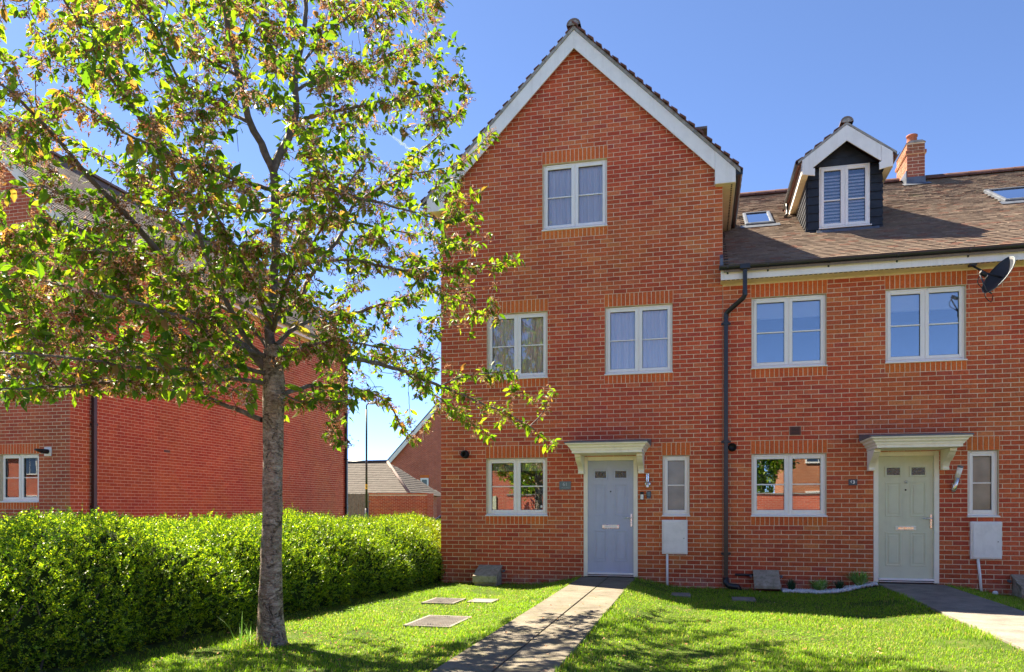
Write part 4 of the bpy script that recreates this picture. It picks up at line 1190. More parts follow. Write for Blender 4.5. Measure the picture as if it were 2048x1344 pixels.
# satellite dish
e = empty('satellite_dish', (8.98, -0.45, 4.55), 'dark grey satellite dish under the eaves with its arm pointing left', 'satellite dish')
nrm = np.array([-0.80, -0.28, 0.50]); nrm /= np.linalg.norm(nrm)
a1 = np.cross(Z3, nrm); a1 /= np.linalg.norm(a1); a2 = np.cross(nrm, a1)
cen = np.array([8.985, -0.50, 4.665])
V = []; nr, na = 7, 32
for i in range(nr+1):
    r = i/nr
    for k in range(na):
        t = 2*math.pi*k/na
        V.append(cen + a1*0.27*r*math.cos(t) + a2*0.30*r*math.sin(t) + nrm*(0.085*r*r - 0.06))
Fs = [(i*na+k, i*na+(k+1) % na, (i+1)*na+(k+1) % na, (i+1)*na+k) for i in range(nr) for k in range(na)]
dd = MB().add(V, Fs, True).build('reflector', M['dish'], e)
sm = dd.modifiers.new('thick', 'SOLIDIFY'); sm.thickness = 0.008
ring = [cen + a1*0.274*math.cos(t) + a2*0.304*math.sin(t) + nrm*0.024 for t in np.linspace(0, 2*math.pi, 33)]
MB().tube(ring, 0.0075, 6, False).build('rim', M['slate'], e)
foc = cen + nrm*0.27 - a2*0.12
bot = cen - a2*0.30 + nrm*0.02
MB().tube([bot - nrm*0.05, bot + nrm*0.05, foc - a2*0.04], 0.011, 8).build('feed_arm', M['dish'], e)
MB().tube([foc + nrm*0.02, foc - nrm*0.02, foc - nrm*0.055, foc - nrm*0.09], [0.026, 0.03, 0.03, 0.024], 12).build('receiver', M['dark'], e)
MB().tube([foc - nrm*0.091, foc - nrm*0.105], [0.026, 0.02], 12).build('receiver_cap', M['box_white'], e)
MB().tube([(8.70, -0.20, 4.935), (8.72, -0.24, 4.90), (8.84, -0.40, 4.74), tuple(cen - nrm*0.07)], 0.016, 8).build('mast', M['dark'], e)
MB().box(8.66, 8.76, -0.26, -0.16, 4.915, 4.943).build('mount_plate', M['dish'], e)
cab = spline([foc - a2*0.02, foc + np.array([-0.05, 0, -0.14]), foc + np.array([0.06, 0.05, -0.26]), bot + np.array([-0.05, 0.0, -0.07]), bot + np.array([0.06, 0.1, -0.13]), bot + np.array([0.12, 0.2, 0.0])], 0.03)
MB().tube(cab, 0.006, 6).build('cable', M['dark'], e)

# concrete meter covers on the ground against the walls
def stone_box(x0, x1, label, dark=False, yf=-0.42, z_top=0.135, zf=-0.005, lip=0.12, feet=False):
    e = empty('gas_meter_cover', ((x0+x1)/2, -0.2, -0.2), label, 'meter cover', 'concrete gas meter covers')
    g = -0.26 if not feet else -0.16
    MB().prism([(-0.01, z_top), (-0.01, g), (yf+0.07, g), (yf+0.02, zf-lip)], 'x', x0+0.02, x1-0.02).build('case', M['concrete_box'] if not feet else M['vent_brown'], e, bevel=0.008)
    MB().prism([(-0.008, z_top+0.028), (-0.008, z_top+0.002), (yf+0.012, zf-0.02), (yf+0.018, zf-lip), (yf-0.012, zf-lip), (yf-0.014, zf)], 'x', x0, x1).build('lid', M['concrete_box'], e, bevel=0.008)
    if feet: MB().tube([(x0+0.10, yf+0.12, -0.15), (x0+0.10, yf+0.12, -0.26)], 0.016, 8).build('foot', M['upvc'], e)
    for s in (x0-0.035, x1+0.035): MB().tube([(s, -0.03, 0.06), (s, -0.10, 0.055)], 0.022, 8).build('pipe_stub', M['lead'], e)
    return e
stone_box(0.735, 1.175, 'mossy concrete gas meter cover by the hedge at the corner of the tall gabled house')
e = stone_box(5.485, 5.895, 'lichen dark concrete gas meter cover between the downpipe and the white gravel bed', True, -0.36, 0.135, -0.075, 0.05, True)
MB().tube([(5.20, -0.05, 0.075), (5.24, -0.05, 0.07), (5.50, -0.05, 0.075)], 0.02, 8).build('pipe', M['black_plastic'], e)
stone_box(9.30, 9.74, 'concrete gas meter cover cut off by the right edge of the view', True)

# covers set in the lawn
def manhole(x0, x1, y0, y1, label, ribs=True, rot=0.0):
    cx_, cy_ = (x0+x1)/2, (y0+y1)/2
    z = float(gz(cx_, cy_)) + 0.020
    e = empty('manhole_cover', (cx_, cy_, z), label, 'manhole cover', 'inspection covers in the lawn')
    MB().box(x0-0.03, x0, y0-0.03, y1+0.03, z-0.05, z+0.004).box(x1, x1+0.03, y0-0.03, y1+0.03, z-0.05, z+0.004).box(x0, x1, y0-0.03, y0, z-0.05, z+0.004).box(x0, x1, y1, y1+0.03, z-0.05, z+0.004).build('frame', M['iron'], e)
    MB().box(x0+0.004, x1-0.004, y0+0.004, y1-0.004, z-0.04, z).build('plate', M['iron'], e)
    if ribs:
        m = MB(); n = int((x1-x0)/0.03)
        for i in range(n):
            xx = x0+0.012 + (x1-x0-0.024)*i/(n-1)
            m.box(xx-0.006, xx+0.006, y0+0.012, y1-0.012, z, z+0.006)
        tag(m.build('tread_ribs', M['iron'], e), kind='stuff')
        for yy in (y0+0.08, y1-0.11): MB().box(cx_-0.03, cx_+0.03, yy, yy+0.03, z+0.0062, z+0.008).build('key_slot', M['dark'], e)
MAN = [(1.34, 1.85, -5.08, -4.27), (0.80, 1.22, -3.05, -2.50), (1.40, 1.71, -2.80, -2.42), (4.22, 4.46, -1.32, -0.95), (5.13, 5.40, -1.56, -1.22)]
for h, l in zip(MAN, ('largest ribbed steel cover in the lawn beside the path', 'ribbed steel cover in the lawn nearest the hedge', 'small plain steel cover in the lawn before the gas meter cover',
                      'small dark cover in the shaded lawn below the meter box', 'small dark cover in the shaded lawn by the foot of the downpipe')):
    manhole(*h, l, ribs='ribbed' in l)

# white gravel bed and four small plants
gv_, gf_ = [], []
octa = np.array([(1, 0, 0), (-1, 0, 0), (0, 1, 0), (0, -1, 0), (0, 0, 1), (0, 0, -1)], float)
of = np.array([(0, 2, 4), (2, 1, 4), (1, 3, 4), (3, 0, 4), (2, 0, 5), (1, 2, 5), (3, 1, 5), (0, 3, 5)])
npb = 3600
bxs = RNG.uniform(5.93, 7.36, npb); edge = 0.42 + 0.05*np.sin(bxs*5) - 0.16*np.clip((bxs-6.9)/0.45, 0, 1)
bys = -0.02 - RNG.uniform(0, 1, npb)*edge
sc = RNG.uniform(0.010, 0.022, npb)
PV = octa[None]*sc[:, None, None]*RNG.uniform(0.6, 1.2, (npb, 6, 3)) + np.stack([bxs, bys, gz(bxs, bys)+0.018+RNG.uniform(0, 0.024, npb)], -1)[:, None]
gb = put('gravel_bed', npmesh('gravel_bed', PV.reshape(-1, 3), (np.arange(npb)[:, None, None]*6 + of[None]).reshape(-1, 3), M['pebble']))
tag(gb, 'strip of white gravel along the wall left of the sage green door', 'gravel', kind='stuff')

def strap_plant(c, n, h, w, spread, mat, name, label, arch=0.5):
    V, Fc, var = [], [], []
    z0 = float(gz(c[0], c[1]))
    for i in range(n):
        a = RNG.uniform(0, 2*math.pi); L_ = h*RNG.uniform(0.65, 1.1); sp = spread*RNG.uniform(0.2, 1.0)
        dr = np.array([math.cos(a), math.sin(a), 0]); sd = np.array([-math.sin(a), math.cos(a), 0])
        b = np.array([c[0], c[1], z0]) + dr*RNG.uniform(0, 0.03) + sd*RNG.uniform(-0.03, 0.03)
        k0 = len(V); seg = 5
        for s in range(seg+1):
            t = s/seg
            p = b + dr*sp*t**1.5 + Z3*(L_*(t - arch*0.5*t*t*sp/spread))
            ww = w*math.sin(math.pi*min(0.97, 0.15+0.85*t))*0.5 + 0.0006
            V += [p - sd*ww, p + sd*ww]
        for s in range(seg): Fc.append((k0+2*s, k0+2*s+1, k0+2*s+3, k0+2*s+2)); var.append(RNG.uniform())
    e = empty(name, (c[0], c[1], z0), label, 'plant', 'small plants in the white gravel')
    put('leaves', npmesh('leaves', np.array(V), np.array(Fc), mat, var, True), e)
    return e
strap_plant((6.075, -0.18), 70, 0.24, 0.014, 0.13, M['plant_dark'], 'strap_plant', 'dark green strappy plant beside the concrete gas meter cover')
strap_plant((6.50, -0.20), 110, 0.23, 0.036, 0.23, M['plant_lime'], 'leafy_plant', 'pale lime leafy plant between two dark tufts in the gravel')
strap_plant((6.80, -0.19), 70, 0.21, 0.014, 0.12, M['plant_dark'], 'strap_plant', 'dark green tuft between the two lime plants')
strap_plant((7.10, -0.18), 130, 0.29, 0.030, 0.22, M['plant_lime'], 'leafy_plant', 'lime and white leafy plant nearest the sage green door')

# ================================================================== beyond the gap
FH = empty('gable_end_house', (-14.4, 41.4, -0.2), 'distant red brick house end with white bargeboard seen through the gap', 'house')
def P2(x, y): return x, y
fx0, fx1, fy, fz = -18.75, -9.9, 41.0, 4.25
ap = (fx0+fx1)/2; azz = fz + (fx1-fx0)/2*1.06
MB().prism([(fx0, -0.3), (fx1, -0.3), (fx1, fz), (ap, azz), (fx0, fz)], 'y', fy, fy+9).build('wall', M['brick_tex'], FH)
rf = MB()
for s in (-1, 1):
    hw = (fx1-fx0)/2+0.35
    rf.prism([(ap, azz+0.32), (ap+s*hw, azz+0.32-hw*1.06), (ap+s*hw, azz+0.18-hw*1.06), (ap, azz+0.18)], 'y', fy-0.25, fy+9.2)
rf.build('roof', M['tile_grey'], FH)
for s in (-1, 1):
    hw = (fx1-fx0)/2+0.3
    MB().prism([(ap, azz+0.18), (ap+s*hw, azz+0.18-hw*1.06), (ap+s*hw, azz-0.2-hw*1.06), (ap, azz-0.2)], 'y', fy-0.25, fy-0.2).build('bargeboard', M['paint'], FH)
w = MB().box(-15.82, -15.70, fy-0.06, fy-0.005, 2.25, 3.5).box(-15.30, -15.18, fy-0.06, fy-0.005, 2.25, 3.5).box(-15.70, -15.30, fy-0.06, fy-0.005, 2.25, 2.37).box(-15.70, -15.30, fy-0.06, fy-0.005, 3.38, 3.5).box(-15.70, -15.30, fy-0.06, fy-0.005, 2.84, 2.89).build('window', M['upvc'], FH)
MB().box(-15.70, -15.30, fy-0.03, fy-0.004, 2.37, 3.38).build('pane', M['slate'], w)
MB().box(-15.86, -15.14, fy-0.02, fy-0.004, 3.5, 3.72).build('lintel', M['brick_orange'], FH)

GA = empty('garage', (-14, 27.5, -0.2), 'low garage with grey tiled roof behind the brick garden wall', 'garage')
MB().box(-19.5, -11.2, 26.4, 31.5, -0.3, 2.0).build('wall', M['brick_tex'], GA)
gr = MB().add([(-20, 26.0, 1.95), (-10.8, 26.0, 1.95), (-10.8, 32, 1.95), (-20, 32, 1.95), (-17.0, 29.0, 3.95), (-13.4, 29.0, 3.95)],
              [(0, 1, 5, 4), (1, 2, 5), (2, 3, 4, 5), (3, 0, 4), (0, 3, 2, 1)]).build('roof', M['tile_garage'], GA)
Lg = math.hypot(3.0, 2.0)
tiles(np.array([-20, 26.0, 1.96]), X3, np.array([0, 3.0/Lg, 2.0/Lg]), 34, 18, [], M['tile_garage'], gr, 0, 0.27, 0.2,
      keep=lambda c: (c[:, 0] < -10.8-(c[:, 1]-26.0)*0.867) & (c[:, 0] > -20+(c[:, 1]-26.0)*1.0))
Lh = math.hypot(2.6, 2.0)
tiles(np.array([-10.8, 26.0, 1.96]), Y3, np.array([-2.6/Lh, 0, 2.0/Lh]), 23, 17, [], M['tile_garage'], gr, 0, 0.27, 0.2,
      keep=lambda c: (c[:, 1] > 26.0+(-10.8-c[:, 0])*1.154) & (c[:, 1] < 32.0-(-10.8-c[:, 0])*1.154))
MB().tube([(-13.4, 29.0, 3.97), (-10.8, 26.0, 1.98)], 0.09, 8).build('hip', M['ridge'], gr)
MB().tube([(-17.0, 29.0, 3.99), (-13.4, 29.0, 3.99)], 0.1, 8).build('ridge', M['black_plastic'], gr)
MB().box(-20, -10.8, 25.9, 25.99, 1.86, 1.96).build('gutter', M['black_plastic'], GA)

GW = empty('garden_wall', (-10.7, 24.1, -0.3), 'red brick garden wall with brick coping in the gap between houses', 'wall')
Uw = np.array([2.75, 0.9, 0]); Uw /= np.linalg.norm(Uw); Nw = np.array([Uw[1], -Uw[0], 0]); Ow = np.array([-12.17, 23.6, 0.0])
wb = MB(); Lw = 3.05
V = [Ow + Uw*a - Nw*d + Z3*z for z in (-0.3, 1.93) for a, d in ((0, 0), (Lw, 0), (Lw, 0.2), (0, 0.2))]
wlm = wb.add(V, [(0, 3, 2, 1), (4, 5, 6, 7), (0, 1, 5, 4), (1, 2, 6, 5), (2, 3, 7, 6), (3, 0, 4, 7)]).build('wall_core', M['mortar'], GW)
place_bricks(lay(-3, 25, lambda z: (0.0, Lw), [], 0.225), Ow, Uw, Nw, M['brick'], wlm, 0, key='w')
V = [Ow + Uw*a - Nw*d + Z3*z for z in (1.932, 2.0) for a, d in ((-0.02, -0.02), (Lw+0.02, -0.02), (Lw+0.02, 0.22), (-0.02, 0.22))]
MB().add(V, [(0, 3, 2, 1), (4, 5, 6, 7), (0, 1, 5, 4), (1, 2, 6, 5), (2, 3, 7, 6), (3, 0, 4, 7)]).build('coping', M['brick_orange'], GW)
V = [Ow + Uw*a - Nw*d + Z3*z for z in (-0.3, 1.99) for a, d in ((Lw+0.001, -0.06), (Lw+0.33, -0.06), (Lw+0.33, 0.27), (Lw+0.001, 0.27))]
MB().add(V, [(0, 3, 2, 1), (4, 5, 6, 7), (0, 1, 5, 4), (1, 2, 6, 5), (2, 3, 7, 6), (3, 0, 4, 7)]).build('pier', M['brick_tex'], GW)

FE = empty('timber_fence', (-12, 21.7, -0.3), 'grey timber board fence between the left house and the lamp post', 'fence')
for i in range(14):
    x = -12.85 + i*0.112
    MB().box(x, x+0.105, 21.70+0.012*(i % 2), 21.72+0.012*(i % 2), -0.3, 1.93+random.uniform(-0.01, 0.01)).build('board', M['wood'], FE)
MB().box(-12.9, -11.25, 21.74, 21.79, 1.5, 1.58).build('rail', M['wood'], FE)

LP = empty('lamp_post', (-9.76, 18.1, -0.3), 'tall dark lamp post with yellow tag standing in the gap between houses', 'lamp post')
MB().tube([(-9.76, 18.1, -0.3), (-9.76, 18.1, 1.2)], 0.075, 12).tube([(-9.76, 18.1, 1.2), (-9.76, 18.1, 5.6)], [0.05, 0.042], 12).build('column', M['black_plastic'], LP)
MB().tube([(-9.76, 18.1, 5.6), (-9.76, 18.1, 5.75), (-9.70, 18.05, 5.82), (-9.4, 17.9, 5.85)], 0.03, 8).build('arm', M['black_plastic'], LP)
MB().add([(-9.5, 17.8, 5.78), (-9.0, 17.68, 5.80), (-8.95, 17.85, 5.80), (-9.45, 17.98, 5.78), (-9.45, 17.84, 5.9), (-9.05, 17.74, 5.9), (-9.02, 17.82, 5.9), (-9.42, 17.94, 5.9)],
         [(0, 3, 2, 1), (4, 5, 6, 7), (0, 1, 5, 4), (1, 2, 6, 5), (2, 3, 7, 6), (3, 0, 4, 7)]).build('lantern', M['slate'], LP, bevel=0.02)
M['yellow'] = plain('yellow_tag', (0.75, 0.48, 0.02), 0.5)
tg = MB().lathe([(0.056, 2.05), (0.056, 2.27)], (-9.76, 18.1, 0), 'z', 14).build('tag', M['yellow'], LP)
MB().box(-9.735, -9.72, 18.035, 18.042, 2.10, 2.22).box(-9.76, -9.74, 18.03, 18.04, 2.15, 2.17).build('tag_mark', M['dark'], tg)

# parked car, only its white roof and dark blue glass show over the hedge
CA = empty('parked_car', (-4.4, 15.6, -0.27), 'white roofed parked car showing just above the far end of the hedge', 'car')
M['car_white'] = plain('white_car_paint', (0.75, 0.76, 0.78), 0.25, 0.5, wear=0.0)
M['car_glass'] = plain('tinted_car_glass', (0.02, 0.035, 0.06), 0.08, 0.8, wear=0.0)
cx_, cy_, g0 = -4.4, 15.6, -0.27
body = [(-2.0, 0.22), (-2.05, 0.5), (-1.95, 0.78), (-1.1, 0.95), (1.5, 0.98), (1.95, 0.9), (2.05, 0.55), (2.0, 0.22)]
cb = MB().prism([(cx_+x, g0+z) for x, z in body], 'y', cy_-0.85, cy_+0.85).build('body', M['car_white'], CA, bevel=0.05)
cab_ = [(-1.12, 0.96), (-0.45, 1.43), (1.1, 1.45), (1.65, 0.99)]
MB().prism([(cx_+x, g0+z) for x, z in cab_], 'y', cy_-0.74, cy_+0.74).build('cabin_glass', M['car_glass'], CA, bevel=0.04)
MB().prism([(cx_+x, g0+z) for x, z in [(-0.50, 1.41), (-0.35, 1.47), (0.3, 1.505), (1.0, 1.48), (1.15, 1.43)]], 'y', cy_-0.72, cy_+0.72).build('roof', M['car_white'], CA, bevel=0.02)
for x in (-1.3, 1.3):
    for y in (-0.8, 0.8):
        wh = MB().lathe([(0, -0.09), (0.2, -0.1), (0.29, -0.1), (0.31, -0.06), (0.31, 0.06), (0.29, 0.1), (0.2, 0.1), (0, 0.09)], (cx_+x, cy_+y, g0+0.31), 'y', 24).build('wheel', M['dark'], CA)
        MB().lathe([(0, -0.108), (0.18, -0.104), (0.19, -0.09)], (cx_+x, cy_+y, g0+0.31), 'y', 20).build('rim', M['chrome'], wh)
for y in (-0.6, 0.6):
    MB().box(cx_-2.06, cx_-1.93, cy_+y-0.16, cy_+y+0.16, g0+0.6, g0+0.74).build('headlight', M['glass'], CA, bevel=0.02)

# ================================================================== across the street (seen reflected in the ground floor panes)
def far_house(x0, x1, y, h, mat, label):
    e = empty('street_house', ((x0+x1)/2, y-4, -0.4), label, 'house', 'houses across the street')
    MB().box(x0, x1, y-8, y, -0.4, h).build('wall', mat, e)
    MB().prism([(y+0.3, h-0.05), (y-4, h+3.2), (y-8.3, h-0.05)], 'x', x0-0.2, x1+0.2).build('roof', M['tile_grey'], e)
    n = int((x1-x0)/2.2)
    for i in range(n):
        xa = x0 + 0.7 + i*(x1-x0-0.8)/n
        for z in (0.9, 3.4):
            if i == n-1 and z < 1: 
                MB().box(xa, xa+0.95, y+0.002, y+0.05, -0.4, 1.9).build('door', M['door_green'], e); continue
            w = MB().box(xa, xa+1.15, y+0.002, y+0.05, z, z+1.15).build('window', M['upvc'], e)
            for q in (0, 1): MB().box(xa+0.07+q*0.52, xa+0.55+q*0.52, y+0.051, y+0.056, z+0.08, z+1.07).build('pane', M['car_glass'], w)
far_house(-14, -5.0, -27, 5.0, M['brick_tex'], 'red brick house across the street reflected in the ground floor window by the hedge')
far_house(8.9, 16.5, -26, 5.2, M['brick_tex2'], 'orange brick house across the street reflected in the window beside the downpipe')
far_house(-46, -31, -27, 5.0, M['brick_tex'], 'red brick house across the street reflected in the window of the left house')
far_house(17, 28, -27, 5.0, M['brick_tex'], 'red brick house across the street behind the viewer to the right')

added_wall = empty('garden_wall', (0, -20.6, -0.4), 'brick wall added across the street to screen bright sky from the panes', 'wall')  # unseen wall, added to block bright horizon sky from the pane reflections
MB().box(-30, -5.2, -20.8, -20.6, -0.4, 1.8).box(-4.0, 16, -20.8, -20.6, -0.4, 1.8).build('added_wall_body', M['brick_tex'], added_wall)
MB().box(-30, -5.2, -20.83, -20.57, 1.802, 1.86).box(-4.0, 16, -20.83, -20.57, 1.802, 1.86).build('coping', M['pave'], added_wall)

MB().lathe([(0.0, 0.0745), (0.022, 0.0748), (0.023, 0.0785)], (1.872, 0, 1.215), 'y', 18).build('window_sticker', M['box_white'], H61)
ws = empty('white_stone', (9.02, -0.22, float(gz(9.02, -0.22))), 'small round white stone in the grass at the lower right', 'stone')
MB().lathe([(0.0, -0.01), (0.03, 0.0), (0.042, 0.022), (0.036, 0.045), (0.018, 0.058), (0.0, 0.06)], (9.02, -0.22, float(gz(9.02, -0.22))+0.012), 'z', 14).build('stone_body', M['pebble'], ws)
# ================================================================== leaves, shared shapes
LEAF = np.array([(0, 0, 0), (0.30, 0.215, 0.05), (0.30, 0, -0.02), (0.30, -0.215, 0.05), (0.66, 0.19, 0.02), (0.66, 0, -0.05), (0.66, -0.19, 0.02), (1, 0, -0.13)])
LQ = np.array([(1, 4, 5, 2), (2, 5, 6, 3)]); LT = np.array([(0, 1, 2), (0, 2, 3), (4, 7, 5), (5, 7, 6)])

def frames(dirs, rng, up=None, roll=1.0):
    """orthonormal frames: x along dirs, z roughly up with random roll"""
    d = dirs/(np.linalg.norm(dirs, axis=1)[:, None]+1e-9)
    u = np.tile(np.array([0, 0, 1.0]), (len(d), 1)) + rng.normal(0, roll, (len(d), 3))
    y = np.cross(u, d); y /= np.linalg.norm(y, axis=1)[:, None]+1e-9
    z = np.cross(d, y)
    return d, y, z

def leaf_cloud(P, D, size, rng, roll=0.7, wscale=1.0):
    x, y, z = frames(D, rng, roll=roll)
    L = LEAF*np.array([1, wscale, 1])
    V = P[:, None] + size[:, None, None]*(L[None, :, 0:1]*x[:, None] + L[None, :, 1:2]*y[:, None] + L[None, :, 2:3]*z[:, None])
    n = len(P); b = np.arange(n)[:, None, None]*8
    return V.reshape(-1, 3), (b + LQ[None]).reshape(-1, 4), (b + LT[None]).reshape(-1, 3)

def blossom_cloud(C, rng, r=0.05, per=9):
    """hanging clusters of withered flowers: crumpled petals round each cluster centre"""
    n = len(C)*per
    c = np.repeat(C, per, 0) + rng.normal(0, 1, (n, 3))*np.array([r, r, r*0.8])*0.62
    V, Q = [], []
    m = 3
    a = rng.uniform(0, 6.28, (n, 1)) + np.arange(m)[None]*6.283/m
    s = rng.uniform(0.016, 0.027, (n, 1))
    ax = rng.normal(0, 1, (n, 3)) + np.array([0, 0, -0.7]); 
    d, y, z = frames(ax, rng)
    # each petal: a small kite from the centre, folded outwards
    tip = c[:, None] + s[..., None]*(np.cos(a)[..., None]*y[:, None] + np.sin(a)[..., None]*z[:, None] + 1.0*d[:, None]*rng.uniform(-0.6, 1.2, (n, m, 1)))
    l = c[:, None] + 0.62*s[..., None]*(np.cos(a-0.5)[..., None]*y[:, None] + np.sin(a-0.5)[..., None]*z[:, None] + 0.35*d[:, None])
    rr = c[:, None] + 0.62*s[..., None]*(np.cos(a+0.5)[..., None]*y[:, None] + np.sin(a+0.5)[..., None]*z[:, None] + 0.35*d[:, None])
    cc = np.repeat(c[:, None], m, 1)
    V = np.stack([cc, l, tip, rr], 2).reshape(-1, 3)
    Q = np.arange(n*m)[:, None]*4 + np.arange(4)[None]
    var = np.repeat(np.clip(rng.normal(0.45, 0.25, n), 0, 0.99), m)
    return V, Q, var

# ================================================================== the cherry tree
TD = 7.70                                           # metres from the camera to the trunk
TREE = empty('cherry_tree', tuple(pix(545, 1292, TD)), 'young cherry tree with yellow green leaves and withered blossom on the lawn before the hedge', 'tree')
rt = np.random.default_rng(5)
def lean(x):                                        # the crown reaches back to the right and forward to the left
    return 3.5*min(1.0, max(0.0, (x-580)/520.0))**1.15 - 0.7*min(1.0, max(0.0, (500-x)/500.0))
def limb(pts, r0, r1, name='branch', n=8, mat='twig', step=0.06, wob=0.0, pw=1.0):
    P = spline(np.array([pix(x, y, TD+d+lean(x)) for x, y, d in pts]), step)
    if wob:
        w = np.cumsum(rt.normal(0, wob, P.shape), 0); w -= np.linspace(0, 1, len(P))[:, None]*w[-1]; P = P + w
    t = np.linspace(0, 1, len(P))**pw
    rad = r0*(1-t) + r1*t
    V, Q = tube_np(P, rad*(1+rt.normal(0, 0.03, len(P))), n)
    o = put(name, npmesh(name, V, Q, M[mat], smooth=True), TREE)
    return P, rad
# trunk with a flared foot and slight swellings
Pt = spline(np.array([pix(x, y, TD) for x, y in ((547, 1310), (543, 1270), (541, 1200), (543, 1100), (545, 1000), (546, 900), (547, 830), (548, 775), (546, 735), (545, 700))]), 0.035)
zz = Pt[:, 2]; hgt = zz - zz[0]
rad = np.interp(hgt, [0, 0.12, 0.46, 0.96, 1.47, 1.97, 2.35, 2.65, 2.8, 3.1], [0.170, 0.148, 0.122, 0.103, 0.096, 0.097, 0.102, 0.112, 0.104, 0.085])
nn = 28
Vt, Qt = tube_np(Pt, rad, nn)
Vt = Vt.reshape(-1, nn, 3); cen = Pt[:, None]
ang = np.arange(nn)*2*math.pi/nn
fl = 1 + 0.10*np.exp(-hgt/0.18)[:, None]*np.sin(ang*5+1)[None] + 0.018*np.sin(ang*3+hgt[:, None]*9) + rt.normal(0, 0.007, (len(Pt), nn))
for hc, ac, am in ((1.02, 1.2, 0.10), (1.5, 4.4, 0.09), (1.75, 1.0, 0.11), (1.98, 3.4, 0.10), (2.3, 0.8, 0.10), (0.62, 1.6, 0.06), (2.55, 4.0, 0.12)):
    da = np.angle(np.exp(1j*(ang-ac)))
    fl += am*np.exp(-((hgt[:, None]-hc)/0.05)**2)*np.exp(-(da[None]/0.5)**2)
Vt = cen + (Vt-cen)*fl[..., None]
put('trunk', npmesh('trunk', Vt.reshape(-1, 3), Qt, M['bark'], smooth=True), TREE)
# pruned top of the old leader
Ps = spline(np.array([pix(550, 715, TD-0.05), pix(551, 690, TD-0.06)]), 0.02)
Vs, Qs = tube_np(Ps, 0.075, 14)
so_ = put('branch_stub', npmesh('branch_stub', Vs, [Qs, np.arange(len(Vs)-14, len(Vs))[None]], M['bark'], smooth=False), TREE)

